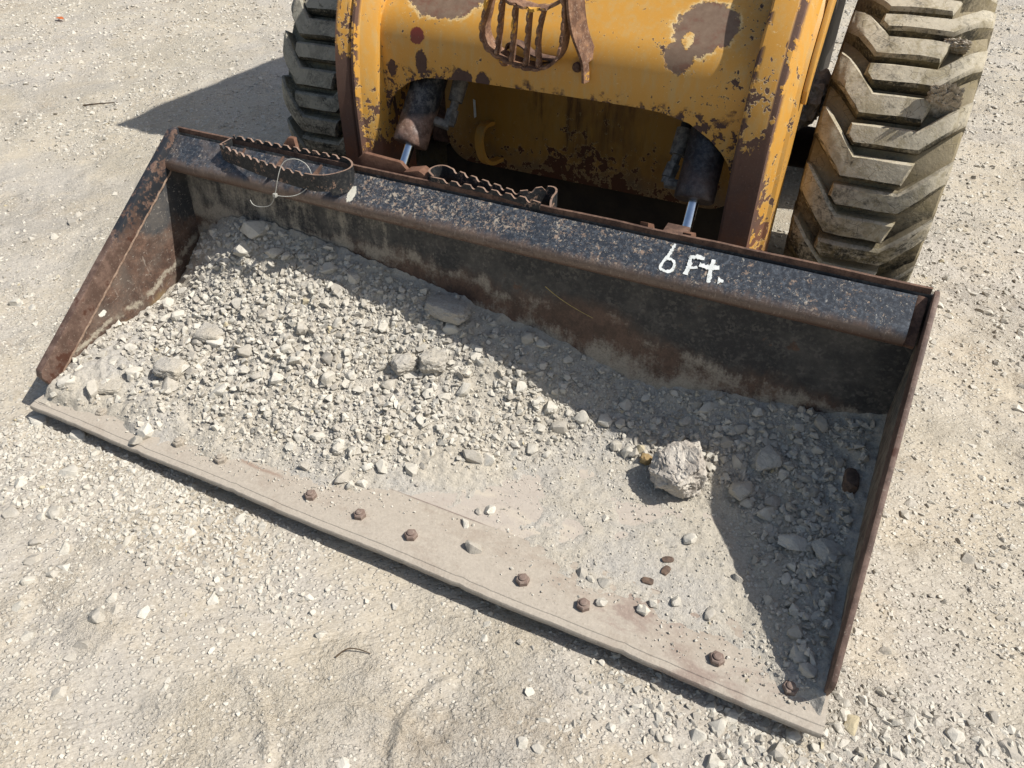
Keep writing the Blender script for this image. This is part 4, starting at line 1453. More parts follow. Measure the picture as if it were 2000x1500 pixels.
def lug_mesh(width, poly, seed, shoulder):
    """poly: (u 0..1 across, s in pitches) of the lug's face; walls flare out to the carcass."""
    bm = bmesh.new()
    P = 2 * math.pi / NL
    r0 = random.Random(seed)
    # densify
    pts = []
    for i in range(len(poly)):
        a, c = Vector(poly[i] + (0,)), Vector(poly[(i + 1) % len(poly)] + (0,))
        nn = max(1, int((c - a).length / 0.13))
        for k in range(nn):
            pts.append(a.lerp(c, k / nn))
    cx = sum(p.x for p in pts) / len(pts)
    n = len(pts)
    # outward normals for the flared foot
    area = sum(pts[i].x * pts[(i + 1) % n].y - pts[(i + 1) % n].x * pts[i].y for i in range(n))
    sg = 1 if area > 0 else -1

    def place(u, s, r):
        a = s * P
        return ((u - 0.5) * width, -r * math.cos(a), r * math.sin(a))
    top, mid, bot = [], [], []
    for i, p in enumerate(pts):
        t = (pts[(i + 1) % n] - pts[i - 1])
        t = Vector((t.x, t.y * 0.53, 0))
        o = Vector((t.y, -t.x, 0)).normalized() * sg
        e = 0.018
        uu = min(1.0, max(0.0, p.x))
        rt = crown(uu - 0.5) - r0.uniform(0, 0.0020)
        top.append(bm.verts.new(place(p.x - o.x * (0.017 + r0.uniform(-.005, .006)), p.y - o.y * (0.036 + r0.uniform(-.012, .014)), rt)))
        mid.append(bm.verts.new(place(p.x + o.x * 0.004, p.y + o.y * 0.008, rt - 0.0075)))
        ub = p.x + o.x * e
        # at the shoulder the lug runs down the side wall
        if shoulder < 0 and p.x < 0.02:
            bot.append(bm.verts.new(place(-0.028, p.y, TR - 0.115)))
        elif shoulder > 0 and p.x > 0.98:
            bot.append(bm.verts.new(place(1.028, p.y, TR - 0.115)))
        else:
            bot.append(bm.verts.new(place(ub, p.y + o.y * 0.035, TR - 0.064 - 0.02 * abs(2 * (uu - 0.5)) ** 2.5)))
    for A, B in ((top, mid), (mid, bot)):
        for i in range(n):
            bm.faces.new((A[i], A[(i + 1) % n], B[(i + 1) % n], B[i]))
    # face: triangulate, then subdivide so that it follows the crown
    for f_ in bm.faces:
        f_.material_index = 0
    for A, B in ((mid, bot),):
        st = set(B)
        for f_ in bm.faces:
            if any(v in st for v in f_.verts):
                f_.material_index = 1
    fc = bm.faces.new(top)
    res = bmesh.ops.triangulate(bm, faces=[fc])
    tops = set(top)
    rim_e = {frozenset((top[i], top[(i + 1) % n])) for i in range(n)}
    inner = [e for e in bm.edges if e.verts[0] in tops and e.verts[1] in tops and frozenset(e.verts) not in rim_e]
    bmesh.ops.subdivide_edges(bm, edges=inner, cuts=3)
    bmesh.ops.triangulate(bm, faces=[f for f in bm.faces if len(f.verts) > 4])
    for v in bm.verts:
        if v.link_faces and all(f.material_index == 0 for f in v.link_faces):
            a_ = math.atan2(v.co.z, -v.co.y)
            rr_ = crown(v.co.x / width) - r0.uniform(0, 0.0016)
            v.co.y, v.co.z = -rr_ * math.cos(a_), rr_ * math.sin(a_)
    bmesh.ops.recalc_face_normals(bm, faces=bm.faces)
    me = bpy.data.meshes.new('tread_lug')
    bm.to_mesh(me)
    bm.free()
    return me


LUG_A = [(0.0, -0.02), (0.035, -0.045), (0.320, -0.760), (0.745, -0.745), (0.70, -1.115), (0.258, -1.135), (0.0, -0.50)]
LUG_B = [(0.235, -0.265), (0.70, -0.25), (1.0, 0.40), (1.0, 0.0), (0.745, -0.580), (0.285, -0.595), (0.222, -0.46)]


def make_tyre(x0, width, mat, groove, ang0, label):
    me = carcass_mesh(width)
    finish(me, groove, 40)
    tyre = link_mesh('tyre', me, ldr)
    tyre.location = Vector((x0 + width / 2, TY, TZ)) - ldr.location
    tyre['label'] = label
    for poly, sh in ((LUG_A, -1), (LUG_B, 1)):
        ms = [lug_mesh(width, poly, 10 + q, sh) for q in range(3)]
        for m_ in ms:
            finish(m_, mat, 40)
            m_.materials.append(groove)
        for k in range(NL):
            o = link_mesh('tread_lug', ms[k % 3], tyre)
            o.rotation_euler.x = -(ang0 + k * 2 * math.pi / NL)
    return tyre


make_tyre(1.527, 0.288, M['rub_r'], M['groove_r'], math.radians(-2.0), 'sunlit front tyre caked in tan dust')
make_tyre(0.027, 0.288, M['rub_l'], M['groove_l'], math.radians(-3.0), 'shaded front tyre, grey with dust')
for x0 in (1.527, 0.027):
    # dished rim and hub inside the tyre
    bm = bmesh.new()
    s = 1 if x0 > 1 else -1
    c = x0 + 0.144
    pr = [(c - 0.095, 0.205), (c + 0.095, 0.205), (c + s * 0.02 + 0.004, 0.17), (c + s * 0.02 + 0.004, 0.03), (c + s * 0.02 - 0.004, 0.03), (c + s * 0.02 - 0.004, 0.17)]
    n = 40
    rings = [[bm.verts.new((a, TY - r * math.cos(2 * math.pi * i / n), TZ + r * math.sin(2 * math.pi * i / n))) for a, r in pr] for i in range(n)]
    for i in range(n):
        for k in range(len(pr)):
            bm.faces.new((rings[i][k], rings[i][(k + 1) % len(pr)], rings[(i + 1) % n][(k + 1) % len(pr)], rings[(i + 1) % n][k]))
    from_bm('rim', bm, M['yellow'], ldr, ang=30)
# rear tyres, out of frame behind
rear = carcass_mesh(0.288)
finish(rear, M['rub_l'], 40)
for x0 in (1.527, 0.027):
    o = link_mesh('tyre', rear, ldr)
    o.location = Vector((x0 + 0.144, 2.45, TZ)) - ldr.location
    o['label'] = 'rear tyre'

# axle, hull, cab: what casts the shade round the front of the machine
bm = bmesh.new()
add_tube(bm, [(0.20, TY, TZ), (1.65, TY, TZ)], 0.055, 16)
from_bm('axle', bm, M['hull'], ldr)
bm = bmesh.new()
add_prism(bm, [(0.42, 1.455, 0.15), (0.42, 1.455, 0.80), (0.42, 1.60, 1.05), (0.42, 3.1, 1.25), (0.42, 3.1, 0.15)], (0.97, 0, 0))
from_bm('hull', bm, M['hull'], ldr, bevel=0.01)
bm = bmesh.new()
add_box(bm, (0.43, 1.29, 0.075), (1.38, 1.453, 0.2595))
from_bm('belly_light_block', bm, M['hull'], ldr, bevel=0.004)  # made-up dark box, added to block light in the gap under the chassis
bm = bmesh.new()
add_prism(bm, [(0.425, 1.22, 0.30), (0.425, 1.22, 0.56), (0.425, 1.30, 0.78), (0.425, 1.60, 0.95), (0.425, 1.60, 0.28), (0.425, 1.32, 0.28)], (0.055, 0, 0))
from_bm('chain_case', bm, M['rust_dark'], ldr, bevel=0.004)  # far-side case, added to keep light from leaking under the belly
bm = bmesh.new()
add_prism(bm, [(1.385, 1.22, 0.37), (1.385, 1.22, 0.56), (1.385, 1.30, 0.78), (1.385, 1.60, 0.95), (1.385, 1.60, 0.33), (1.385, 1.32, 0.33)], (0.055, 0, 0))
from_bm('chain_case', bm, M['hull_rust'] if 'hull_rust' in M else M['rust_dark'], ldr, bevel=0.004)
# caked dirt on the chain case, behind the near leg
from mathutils import noise as _N
bm = bmesh.new()
bmesh.ops.create_icosphere(bm, subdivisions=4, radius=1.0)
for v in bm.verts:
    d = 1 + _N.noise(v.co * 2.2) * 0.35 + _N.noise(v.co * 6) * 0.2 + _N.noise(v.co * 14) * 0.1
    v.co = Vector((1.475 + v.co.x * 0.055 * d, 1.28 + v.co.y * 0.10 * d, 0.565 + v.co.z * 0.060 * d))
from_bm('caked_dirt', bm, M['mud'], ldr, ang=25)
# cab: four posts, roof and side screens
bm = bmesh.new()
RX0, RX1, RY0, RY1, RZ = 0.24, 1.60, 1.965, 3.30, 2.14
add_box(bm, (RX0, RY0, RZ - 0.06), (RX1, RY1, RZ))
from_bm('cab_roof', bm, M['hull'], ldr, bevel=0.01)
for px in (0.50, 1.28):
    bm = bmesh.new()
    add_prism(bm, [(px, 1.85, 0.9), (px, 1.97, RZ - 0.062), (px, 2.05, RZ - 0.062), (px, 1.95, 0.9)], (0.06, 0, 0))
    from_bm('cab_post', bm, M['blackiron'], ldr)
    bm = bmesh.new()
    add_box(bm, (px, 2.06, 1.0), (px + 0.03, 3.1, RZ - 0.062))
    from_bm('cab_side', bm, M['hull'], ldr)
for px in (0.20, 1.52):
    bm = bmesh.new()
    add_box(bm, (px, 2.75, 0.6), (px + 0.12, 3.15, 1.55))
    from_bm('rear_upright', bm, M['yellow'], ldr)

# ------------------------------------------------------------------ stones
def hull_proto(n, seed, flat=0.72, bevel=0.0, rough=0.0):
    r = random.Random(seed)
    bm = bmesh.new()
    for _ in range(n):
        v = Vector((r.gauss(0, 1), r.gauss(0, 1), r.gauss(0, 1))).normalized() * r.uniform(0.8, 1.06)
        # blocky: push towards a box
        m = max(abs(v.x), abs(v.y), abs(v.z))
        v = v.lerp(v / m * 0.86, 0.35)
        bm.verts.new((v.x, v.y * r.uniform(0.72, 0.9), v.z * flat))
    res = bmesh.ops.convex_hull(bm, input=bm.verts)
    bmesh.ops.delete(bm, geom=[v for v in bm.verts if not v.link_faces], context='VERTS')
    if bevel > 0:
        bmesh.ops.dissolve_limit(bm, angle_limit=math.radians(16), verts=bm.verts, edges=bm.edges)
        bmesh.ops.bevel(bm, geom=[e for e in bm.edges], offset=bevel, segments=2, profile=0.6, affect='EDGES', clamp_overlap=True)
        bmesh.ops.triangulate(bm, faces=bm.faces)
        for v in bm.verts:
            v.co *= 1 + rough * (r.random() - 0.5)
    else:
        bmesh.ops.triangulate(bm, faces=bm.faces)
    bmesh.ops.recalc_face_normals(bm, faces=bm.faces)
    return bm


def proto_arrays(k, n, flat, seed0):
    out = []
    for s in range(k):
        bm = hull_proto(n, seed0 + s, flat)
        bm.verts.ensure_lookup_table()
        v = np.array([tuple(q.co) for q in bm.verts])
        f = np.array([[q.index for q in t.verts] for t in bm.faces])
        bm.free()
        out.append((v, f))
    return out


PROTO = proto_arrays(14, 11, 0.68, 100)
PROTO_TINY = proto_arrays(12, 7, 0.66, 300)


def scatter_arrays(P, R, PROTO, tilt=0.5):
    """All the small stones as one mesh: P positions, R radii."""
    n = len(P)
    kind = rng.integers(0, len(PROTO), n)
    V, F, T = [], [], []
    off = 0
    for k, (pv, pf) in enumerate(PROTO):
        idx = np.nonzero(kind == k)[0]
        m = len(idx)
        if not m:
            continue
        a = rng.uniform(0, 2 * np.pi, m)
        t = rng.normal(0, tilt, m)
        u = rng.normal(0, tilt, m)
        ca, sa, ct, st, cu, su = np.cos(a), np.sin(a), np.cos(t), np.sin(t), np.cos(u), np.sin(u)
        Rz = np.zeros((m, 3, 3)); Rz[:, 0, 0] = ca; Rz[:, 0, 1] = -sa; Rz[:, 1, 0] = sa; Rz[:, 1, 1] = ca; Rz[:, 2, 2] = 1
        Rx = np.zeros((m, 3, 3)); Rx[:, 0, 0] = 1; Rx[:, 1, 1] = ct; Rx[:, 1, 2] = -st; Rx[:, 2, 1] = st; Rx[:, 2, 2] = ct
        Ry = np.zeros((m, 3, 3)); Ry[:, 1, 1] = 1; Ry[:, 0, 0] = cu; Ry[:, 0, 2] = su; Ry[:, 2, 0] = -su; Ry[:, 2, 2] = cu
        A = Rz @ Rx @ Ry
        sc = R[idx][:, None] * rng.uniform(0.8, 1.2, (m, 3))
        vv = np.einsum('mij,mvj->mvi', A, pv[None] * sc[:, None, :]) + P[idx][:, None, :]
        V.append(vv.reshape(-1, 3))
        F.append((pf[None] + (np.arange(m) * len(pv))[:, None, None] + off).reshape(-1, 3))
        T.append(np.repeat(rng.uniform(0, 1, m), len(pv)))
        off += m * len(pv)
    return np.concatenate(V), np.concatenate(F), np.concatenate(T)


def scatter_mesh(name, P, R, mat, tilt=0.5, small=0.004):
    a = R < small
    V1, F1, T1 = scatter_arrays(P[a], R[a], PROTO_TINY, tilt)
    V2, F2, T2 = scatter_arrays(P[~a], R[~a], PROTO, tilt)
    V = np.concatenate([V1, V2]).astype(np.float32)
    F = np.concatenate([F1, F2 + len(V1)]).astype(np.int32)
    T = np.concatenate([T1, T2]).astype(np.float32)
    me = bpy.data.meshes.new(name)
    me.vertices.add(len(V))
    me.vertices.foreach_set('co', V.ravel())
    me.loops.add(F.size)
    me.loops.foreach_set('vertex_index', F.ravel())
    me.polygons.add(len(F))
    me.polygons.foreach_set('loop_start', np.arange(0, F.size, 3, dtype=np.int32))
    me.update(calc_edges=True)
    me.polygons.foreach_set('use_smooth', np.zeros(len(F), dtype=bool))
    at = me.attributes.new('tone', 'FLOAT', 'POINT')
    at.data.foreach_set('value', T)
    me.materials.append(mat)
    me.update()
    o = link_mesh(name, me)
    o['kind'] = 'stuff'
    return o


def in_view(x, y, z, pad=0.06):
    """Is the point inside the camera's pyramid (with a margin)? Used only to leave out ground that no nearby view sees."""
    Rm = np.array(cam.matrix_world.to_3x3())
    d = np.stack([x - 1.63428, y + 0.73118, z - 1.18332], -1) @ Rm
    u = d[..., 0] / -d[..., 2] * 1468.7 / 1000
    v = d[..., 1] / -d[..., 2] * 1468.7 / 750
    return (d[..., 2] < 0) & (np.abs(u) < 1 + pad) & (np.abs(v) < 1 + pad)


# tiny stones on the yard
def yard(n, xr, yr, rlo, rhi, power, cut, seed):
    x = rng.uniform(*xr, n)
    y = rng.uniform(*yr, n)
    m = fbm(x, y, 1.5, 4, seed) * 0.6 + fbm(x, y, 6.0, 3, seed + 9) * 0.4
    pr = np.clip((m - cut) * 7, 0.02, 1)
    # spilled gravel under the lip and by the corner
    spill = np.exp(-((y + 0.045) / 0.06) ** 2) * np.clip((0.75 - x) * 3, 0, 1) * np.clip((x + 0.05) * 8, 0, 1)
    spill += np.exp(-(((x - 1.78) / 0.20) ** 2 + ((y - 0.02) / 0.10) ** 2)) * 1.2
    spill += np.exp(-((x - 0.38) / 0.28) ** 2 - ((y + 0.22) / 0.16) ** 2) * 0.5
    # swept smoother in front of the middle of the lip
    bare = np.exp(-((x - 1.15) / 0.42) ** 2 - ((y + 0.24) / 0.26) ** 2)
    pr = np.clip(pr + spill, 0, 1) * (1 - 0.75 * bare)
    keep = rng.uniform(0, 1, n) < pr
    under = (x > 0.0) & (x < 1.83) & (y > 0.08) & (y < 0.62)
    keep &= ~under & in_view(x, y, np.full_like(x, GZ), 0.10)
    x, y = x[keep], y[keep]
    r = rlo + (rhi - rlo) * rng.uniform(0, 1, len(x)) ** power
    return x, y, r


sets = [yard(80000, (-0.6, 2.35), (-0.65, 0.9), 0.0013, 0.0062, 2.3, 0.46, 11),
        yard(4200, (-0.6, 2.35), (-0.65, 0.9), 0.005, 0.012, 2.0, 0.50, 41),
        yard(5200, (-0.05, 0.95), (-0.20, -0.002), 0.0028, 0.0105, 2.0, 0.34, 51),
        yard(3000, (1.45, 2.2), (-0.16, 0.17), 0.0035, 0.0125, 1.8, 0.34, 53),
        yard(46000, (-1.8, 2.8), (0.3, 2.4), 0.0024, 0.0095, 2.3, 0.38, 21),
        yard(60000, (-4.3, 3.2), (1.2, 6.2), 0.0040, 0.017, 2.4, 0.36, 31)]
x = np.concatenate([s[0] for s in sets])
y = np.concatenate([s[1] for s in sets])
r = np.concatenate([s[2] for s in sets])
z = ground_h(x, y) - r * rng.uniform(-0.15, 0.48, len(r))
scatter_mesh('gravel', np.stack([x, y, z], -1), r, M['stone_many'], 0.35)

# small stones on the load
def load(n, rlo, rhi, power, zmin, seed):
    x = rng.uniform(0.02, 1.805, n)
    y = rng.uniform(0.03, 0.605, n)
    zb = heap_base(x, y)
    m = fbm(x, y, 4.0, 3, seed)
    pr = np.clip((zb - zmin) / 0.03, 0.0, 1) * np.clip((m - 0.38) * 6, 0.16, 1)
    # dust slides at the near end of the load and along the left plate stay nearly bare
    pr *= 1 - 0.72 * np.exp(-((x - 0.18) / 0.20) ** 2 - ((y - 0.13) / 0.12) ** 2) - 0.55 * np.exp(-((x - 0.08) / 0.05) ** 2) * (y < 0.5)
    pr *= 1 - 0.55 * np.clip((y - 0.555) / 0.04, 0, 1) * (x < 1.2) * (x > 0.5)
    keep = rng.uniform(0, 1, n) < pr
    x, y = x[keep], y[keep]
    r = rlo + (rhi - rlo) * rng.uniform(0, 1, len(x)) ** power
    return x, y, r


sets = [load(24000, 0.0020, 0.0068, 1.6, 0.000, 61), load(8500, 0.0065, 0.0140, 1.6, 0.010, 67), load(24000, 0.0013, 0.0046, 1.9, -0.020, 71)]
x = np.concatenate([s[0] for s in sets])
y = np.concatenate([s[1] for s in sets])
r = np.concatenate([s[2] for s in sets])
z = np.maximum(heap_h(x, y), np.where(y < 0.15, 0.003, 0.0)) + r * rng.uniform(-0.40, 0.40, len(r)) * np.clip((heap_base(x, y)) / 0.02, 0, 1) + 0.15 * r
scatter_mesh('loose_gravel', np.stack([x, y, z], -1), r, M['stone_many'], 0.6)

# larger stones, each an object
BIG = []
for s in range(14):
    bm = hull_proto(15 if s < 9 else 22, 500 + s, (0.62, 0.75, 0.5)[s % 3], bevel=0.07, rough=0.05)
    me = bpy.data.meshes.new('stone')
    bm.to_mesh(me)
    bm.free()
    finish(me, M['stone'], 28)
    BIG.append(me)


def put_stone(x, y, z, r, label, group, mesh=None, name='stone', rot=None, scale=None, sink=0.25):
    o = link_mesh(name, mesh if mesh else BIG[rng.integers(0, len(BIG))])
    sc = scale if scale else tuple(r * v for v in rng.uniform(0.85, 1.18, 3))
    o.scale = sc
    o.location = (x, y, z + sc[2] * (0.62 - 2 * sink))
    o.rotation_euler = rot if rot else (rng.normal(0, 0.28), rng.normal(0, 0.28), rng.uniform(0, 6.28))
    tag(o, label, 'stone', group)
    return o


def sunny(x, y, z):
    """Whether the sun clears the bucket's rear lip and side plate at this spot (only words depend on it)."""
    ky = y + (0.462 - z) * 0.21
    kx = x + (0.462 - z) * 0.76
    if ky > 0.655:
        return False
    # the side plate's slanted rim
    t = (1.83 - x) / 0.76
    yy, zz = y + 0.21 * t, z + t
    return zz > 0.058 + (yy - 0.056) * 0.689 or yy > 0.64


def load_label(x, y, z, r, shape):
    size = 'large' if r > 0.021 else 'medium' if r > 0.0145 else 'small'
    light = 'sunlit' if sunny(x, y, z) else 'shaded'
    if x > 1.50 and y > 0.30:
        where = 'deep in the bucket corner under the lettering' if y > 0.45 else 'along the foot of the near side plate'
    elif x > 1.35 and y < 0.30:
        where = 'on the bucket floor near the last two bolts'
    elif y < 0.16 and x > 0.75:
        where = 'on the bare floor just behind the cutting edge bolts'
    elif z > 0.15:
        where = 'high on the heap under the looped step' if x < 0.55 else 'high on the heap under the crushed step'
    elif x < 0.35:
        where = 'on the heap beside the tall rusty side plate'
    elif x > 0.95:
        where = 'at the heap\'s thin end, deep in the shadow' if y > 0.48 else 'at the heap\'s thin end facing the boulder'
    elif y < 0.22:
        where = 'at the front fringe of the heap'
    else:
        where = ('in the heap\'s middle below the looped step' if x < 0.5 else 'in the heap\'s middle below the white paint scar' if x < 0.72 else 'in the heap\'s middle below the crushed step')
    return f'{size} {shape} {light} stone {where}', f'{size} {shape} {light} stones {where}'


SHAPE = ('angular', 'blocky', 'flat')
spots = []
for (x, y, d) in LOAD_STONES:
    if 0.03 < x < 1.80 and 0.0 < y < 0.60:
        spots.append((x, y, d / 2000 * 1.15))
while len(spots) < 205:
    x, y = rng.uniform(0.05, 1.79), rng.uniform(0.05, 0.60)
    zb = float(heap_base(np.array(x), np.array(y)))
    if rng.uniform() > min(1, max(0, (zb - 0.015) / 0.05)):
        continue
    r = 0.0125 + 0.010 * rng.uniform() ** 2
    if any((x - a) ** 2 + (y - b) ** 2 < (r + c) ** 2 * 0.8 for a, b, c in spots):
        continue
    spots.append((x, y, r))
for x, y, r in spots:
    z = float(np.maximum(heap_h(np.array([x]), np.array([y])), 0.004 if y < 0.15 else 0.0)[0])
    k = int(rng.integers(0, len(BIG)))
    lb, gr = load_label(x, y, z, r, SHAPE[k % 3])
    put_stone(x, y, z, r, lb, gr, BIG[k])

# stones lying on the yard
def yard_label(x, y, r, shape):
    size = 'large' if r > 0.019 else 'medium' if r > 0.0135 else 'small'
    if y < 0.0 and x < 0.9 and y > -0.13:
        where = 'on the dirt under the bucket\'s front lip'
    elif x > 1.84 and y < 0.3:
        where = 'in the spill of stones beside the bucket\'s front corner'
    elif x > 1.55 and y < 0.05:
        where = 'on the dirt in front of the lip\'s near corner'
    elif x > 1.84:
        where = 'on the dirt between the bucket side and the tyre track'
    elif x < 0 and y > 0.2:
        where = 'on the dirt beyond the tall rusty side plate'
    elif x > 0.9:
        where = 'alone on the smooth dirt in front of the lip'
    else:
        where = 'on the open dirt nearest the lip\'s far corner' if y > -0.24 else 'on the open dirt farther out from the lip'
    return f'{size} {shape} stone {where}', f'{size} {shape} stones {where}'


spots = [(x, y, d / 2000 * 1.05) for x, y, d in YARD_STONES]
for n, (xr, yr) in ((16, ((1.86, 2.3), (0.2, 1.6))), (14, ((-1.6, -0.1), (0.3, 1.6)))):
    for _ in range(n):
        spots.append((rng.uniform(*xr), rng.uniform(*yr), 0.010 + 0.009 * rng.uniform() ** 2))
for x, y, r in spots:
    z = float(ground_h(np.array([x]), np.array([y]))[0])
    k = int(rng.integers(0, len(BIG)))
    lb, gr = yard_label(x, y, r, SHAPE[k % 3])
    put_stone(x, y, z, r, lb, gr, BIG[k], sink=0.36)


# stones that share their words get told apart by their order across the picture
ORD = ('first', 'second', 'third', 'fourth', 'fifth', 'sixth', 'seventh', 'eighth', 'ninth')
by_label = {}
for o in COL.objects:
    if o.get('category') == 'stone':
        by_label.setdefault(o['label'], []).append(o)
inv_cam = cam.matrix_world.inverted()
for lb, os_ in by_label.items():
    if 1 < len(os_) <= 9:
        def across(o):
            p = inv_cam @ o.location
            return p.x / -p.z
        for k, o in enumerate(sorted(os_, key=across)):
            long_ = len(lb.split()) + 4 > 16
            o['label'] = f'{lb}, {ORD[k]} leftmost' if long_ else f'{lb}, {ORD[k]} from the left'


# rough lumps shaped one by one
def broken(name, label, cat, loc, size, seed, rotz=0.0, mat='boulder', n=16, amp=0.10):
    """A broken block: hull facets, rounded a little, then pitted."""
    from mathutils import noise as N
    bm = hull_proto(n, seed, 0.95, bevel=0.10)
    bmesh.ops.subdivide_edges(bm, edges=bm.edges, cuts=2, use_grid_fill=True)
    for _ in range(4):
        es = [e for e in bm.edges if e.calc_length() > 0.085]
        if not es:
            break
        bmesh.ops.subdivide_edges(bm, edges=es, cuts=1, use_grid_fill=True)
        bmesh.ops.triangulate(bm, faces=[f for f in bm.faces if len(f.verts) > 3])
    s = Vector((seed * 7.3, seed * 3.1, seed * 1.7))
    for v in bm.verts:
        p = v.co.copy()
        d = N.noise(p * 2.0 + s) * amp * 1.3 + N.noise(p * 5 + s) * amp + N.noise(p * 11 + s) * amp * 0.6 + N.noise(p * 24 + s) * amp * 0.3
        c = N.voronoi(p * 3.4 + s)[0]
        d -= max(0.0, 0.16 - (c[1] - c[0])) * amp * 4.5
        q = p * (1 + d)
        v.co = (q.x * size[0], q.y * size[1], q.z * size[2])
    bmesh.ops.recalc_face_normals(bm, faces=bm.faces)
    me = bpy.data.meshes.new(name)
    bm.to_mesh(me)
    bm.free()
    finish(me, M[mat], 24)
    o = link_mesh(name, me)
    o.location = loc
    o.rotation_euler.z = rotz
    return tag(o, label, cat)


def lump(name, label, cat, loc, size, seed, rotz=0.0, mat='boulder', sub=4, crag=0.22, f=2.2):
    bm = bmesh.new()
    bmesh.ops.create_icosphere(bm, subdivisions=sub, radius=1.0)
    from mathutils import noise as N
    for v in bm.verts:
        p = v.co.copy()
        m = max(abs(p.x), abs(p.y), abs(p.z))
        q = p.lerp(p / m * 0.88, 0.55)
        s = Vector((seed * 7.3, seed * 3.1, seed * 1.7))
        d = N.noise(p * f + s) * crag + N.noise(p * f * 2.3 + s) * crag * 0.55 + N.noise(p * f * 5.5 + s) * crag * 0.3 + N.noise(p * f * 12 + s) * crag * 0.14
        c = N.voronoi(p * 2.6 + s)[0]
        d += (c[1] - c[0]) * 0.10 - 0.05
        q *= 1 + d
        v.co = (q.x * size[0], q.y * size[1], q.z * size[2])
    me = bpy.data.meshes.new(name)
    bm.to_mesh(me)
    bm.free()
    finish(me, M[mat], 22)
    o = link_mesh(name, me)
    o.location = loc
    o.rotation_euler.z = rotz
    tag(o, label, cat)
    return o


broken('boulder', 'big craggy pale limestone boulder at the edge of the bucket\'s shadow', 'boulder', (1.474, 0.424, 0.050), (0.067, 0.079, 0.068), 5, 0.9, n=34, amp=0.085)
broken('rock_slab', 'long shaded rock slab standing by the boulder in the bucket', 'rock', (1.636, 0.50, 0.075), (0.034, 0.056, 0.034), 8, 0.1, 'stone', 14, 0.05)
broken('rock', 'blocky shaded rock between the boulder and the side plate', 'rock', (1.602, 0.432, 0.038), (0.033, 0.033, 0.026), 12, 0.5, 'stone', 14, 0.05)
broken('rock', 'flat shaded rock plate lying half way along the near side plate', 'rock', (1.722, 0.334, 0.050), (0.038, 0.034, 0.015), 15, 0.2, 'stone', 14, 0.06)
broken('rock', 'wide shaded rock plate leaning on the near side plate', 'rock', (1.783, 0.322, 0.066), (0.032, 0.044, 0.016), 19, 0.6, 'stone', 14, 0.06)
lump('clod', 'broad cracked dirt clod high on the heap by the back wall', 'clod', (0.842, 0.565, 0.185), (0.064, 0.036, 0.022), 23, -0.1, 'fines', crag=0.10)
lump('clod', 'pair lump of sunlit dirt clod at the shadow line mid heap', 'clod', (0.866, 0.447, 0.118), (0.034, 0.032, 0.022), 27, 0.4, 'fines', crag=0.14)
lump('clod', 'sunlit crumbly clod just beside the clod at the shadow line', 'clod', (0.802, 0.418, 0.108), (0.030, 0.028, 0.020), 29, 0.9, 'fines', crag=0.14)
lump('clod', 'flat slab of caked dirt near the rusty side plate\'s front end', 'clod', (0.150, 0.112, 0.030), (0.040, 0.024, 0.010), 31, 0.4, 'fines', crag=0.10)
lump('clod', 'wide cracked clod on the heap by the tall side plate', 'clod', (0.292, 0.330, 0.093), (0.042, 0.034, 0.016), 33, 0.2, 'fines', crag=0.12)
lump('clod', 'thin dirt flake at the very front of the tall side plate', 'clod', (0.060, 0.075, 0.026), (0.034, 0.020, 0.009), 35, 0.2, 'fines', crag=0.1)
lump('clod', 'rounded clod on the lower heap facing the yard', 'clod', (0.268, 0.205, 0.062), (0.040, 0.032, 0.020), 37, 0.2, 'fines', crag=0.12)
lump('brown_stone', 'small ochre brown stone beside the boulder', 'stone', (1.392, 0.452, 0.020), (0.014, 0.012, 0.011), 41, 0.2, 'ochre', sub=3)
for k, (x, y, a, lb) in enumerate(((1.512, 0.222, 0.5, 'dark brown rust flake on the bucket floor, upper of a pair'), (1.516, 0.196, 1.4, 'dark brown rust flake on the bucket floor, lower of a pair'),
                                   (1.492, 0.158, 0.1, 'thin brown rust flake nearest the bolts on the bucket floor'))):
    lump('rust_flake', lb, 'rust flake', (x, y, 0.006), (0.013, 0.008, 0.0035), 50 + k, a, 'flake', sub=2, crag=0.1)
lump('rusty_plate_scrap', 'dark rusty scrap half buried against the near side plate', 'metal scrap', (1.790, 0.470, 0.115), (0.016, 0.030, 0.018), 61, 0.1, 'flake', sub=3, crag=0.06)
lump('mud_clod', 'crumbly mud clod wedged between the lugs of the sunlit tyre', 'mud clod', TYRE_MUD[0], (0.034, 0.056, 0.013), 71, 0.0, 'mud', sub=5, crag=0.34, f=4.5).rotation_euler.x = -0.95
lump('mud_clod', 'small mud clod high in the sunlit tyre\'s tread', 'mud clod', TYRE_MUD[1], (0.026, 0.026, 0.011), 73, 0.0, 'mud', sub=4, crag=0.36, f=4.2).rotation_euler.x = -0.6

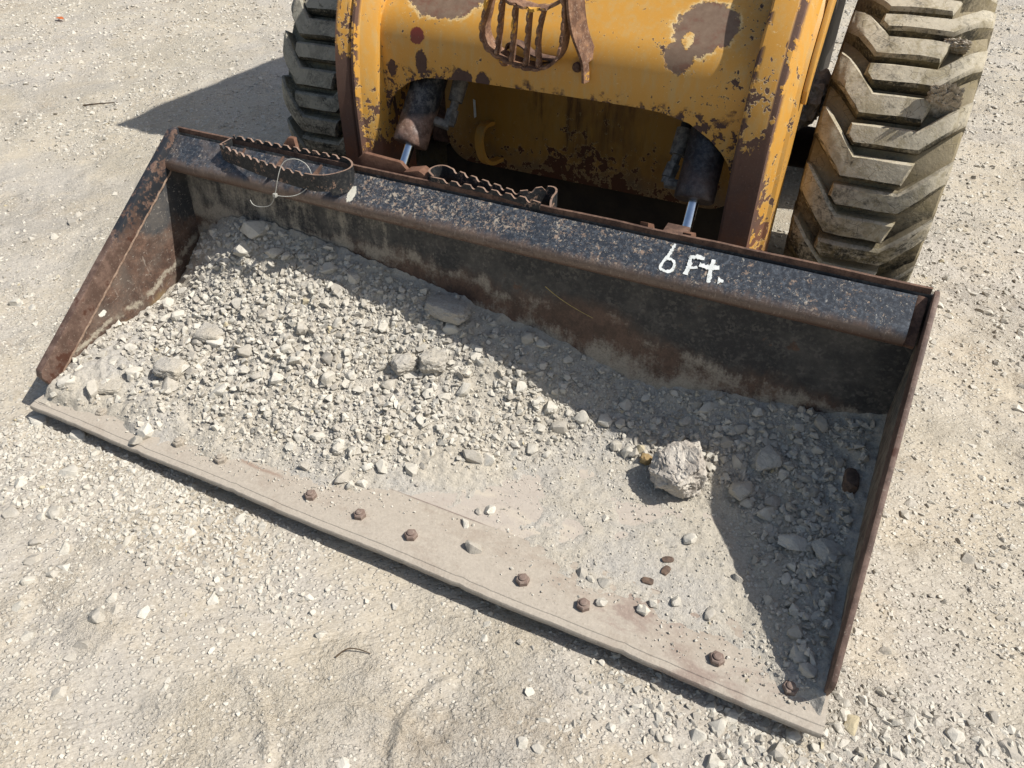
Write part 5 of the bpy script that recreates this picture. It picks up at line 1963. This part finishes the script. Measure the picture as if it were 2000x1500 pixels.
# litter: a cable tie on the step, a straw, twigs and a leaf
bm = bmesh.new()
t1 = smooth_path([(0.322, 0.528, 0.374), (0.331, 0.526, 0.362), (0.363, 0.522, 0.366), (0.395, 0.520, 0.378), (0.415, 0.520, 0.410), (0.424, 0.530, 0.452), (0.430, 0.545, 0.480), (0.448, 0.552, 0.492), (0.470, 0.560, 0.492), (0.492, 0.563, 0.480),
                   (0.500, 0.562, 0.452), (0.492, 0.548, 0.430), (0.470, 0.532, 0.414), (0.440, 0.524, 0.408), (0.413, 0.519, 0.409)], 2)
add_tube(bm, t1, 0.0010, 6)
add_box(bm, (0.4105, 0.5155, 0.405), (0.4185, 0.5235, 0.413))
tag(from_bm('cable_tie', bm, M['nylon'], None, (0.42, 0.53, 0.41)), 'pale cable tie looped round the long serrated step', 'cable tie')


def wisp(name, pts, r, mat, label, cat):
    bm = bmesh.new()
    p = smooth_path(pts, 2)
    add_tube(bm, p, [r * (1 - 0.6 * i / len(p)) for i in range(len(p))], 5)
    return tag(from_bm(name, bm, M[mat], None, pts[0]), label, cat)


wisp('straw', [(1.075, 0.608, 0.287), (1.11, 0.601, 0.272), (1.15, 0.601, 0.255), (1.195, 0.603, 0.240)], 0.0012, 'straw', 'thin yellow straw clinging to the bucket\'s back wall', 'straw')
gz = lambda x, y: float(ground_h(np.array([x]), np.array([y]))[0])
wisp('twig', [(1.035, -0.205, gz(1.035, -.205) + .003), (1.045, -0.185, gz(1.045, -.185) + .012), (1.062, -0.176, gz(1.062, -.176) + .010), (1.085, -0.17, gz(1.085, -.17) + .003)], 0.0018, 'twig',
     'dark curled twig on the smooth dirt in front of the lip', 'twig')
wisp('twig', [(-1.74, 1.62, gz(-1.74, 1.62) + .006), (-1.68, 1.65, gz(-1.68, 1.65) + .012), (-1.60, 1.70, gz(-1.6, 1.7) + .006)], 0.0045, 'twig', 'brown stick on the far gravel short of the cab\'s shadow', 'twig')
bm = bmesh.new()
lx, ly = -3.165, 2.661
lz = gz(lx, ly) + 0.012
outl = [(-.035, 0, 0), (-.02, .014, .006), (0, .02, .008), (.02, .013, .005), (.04, 0, .001), (.02, -.013, .004), (0, -.018, .007), (-.02, -.013, .005)]
add_prism(bm, [(lx + a, ly + b, lz + c) for a, b, c in outl], (0, 0, 0.0015))
tag(from_bm('fallen_leaf', bm, M['leaf'], None, (lx, ly, lz)), 'small orange brown leaf lying on the far gravel', 'leaf')
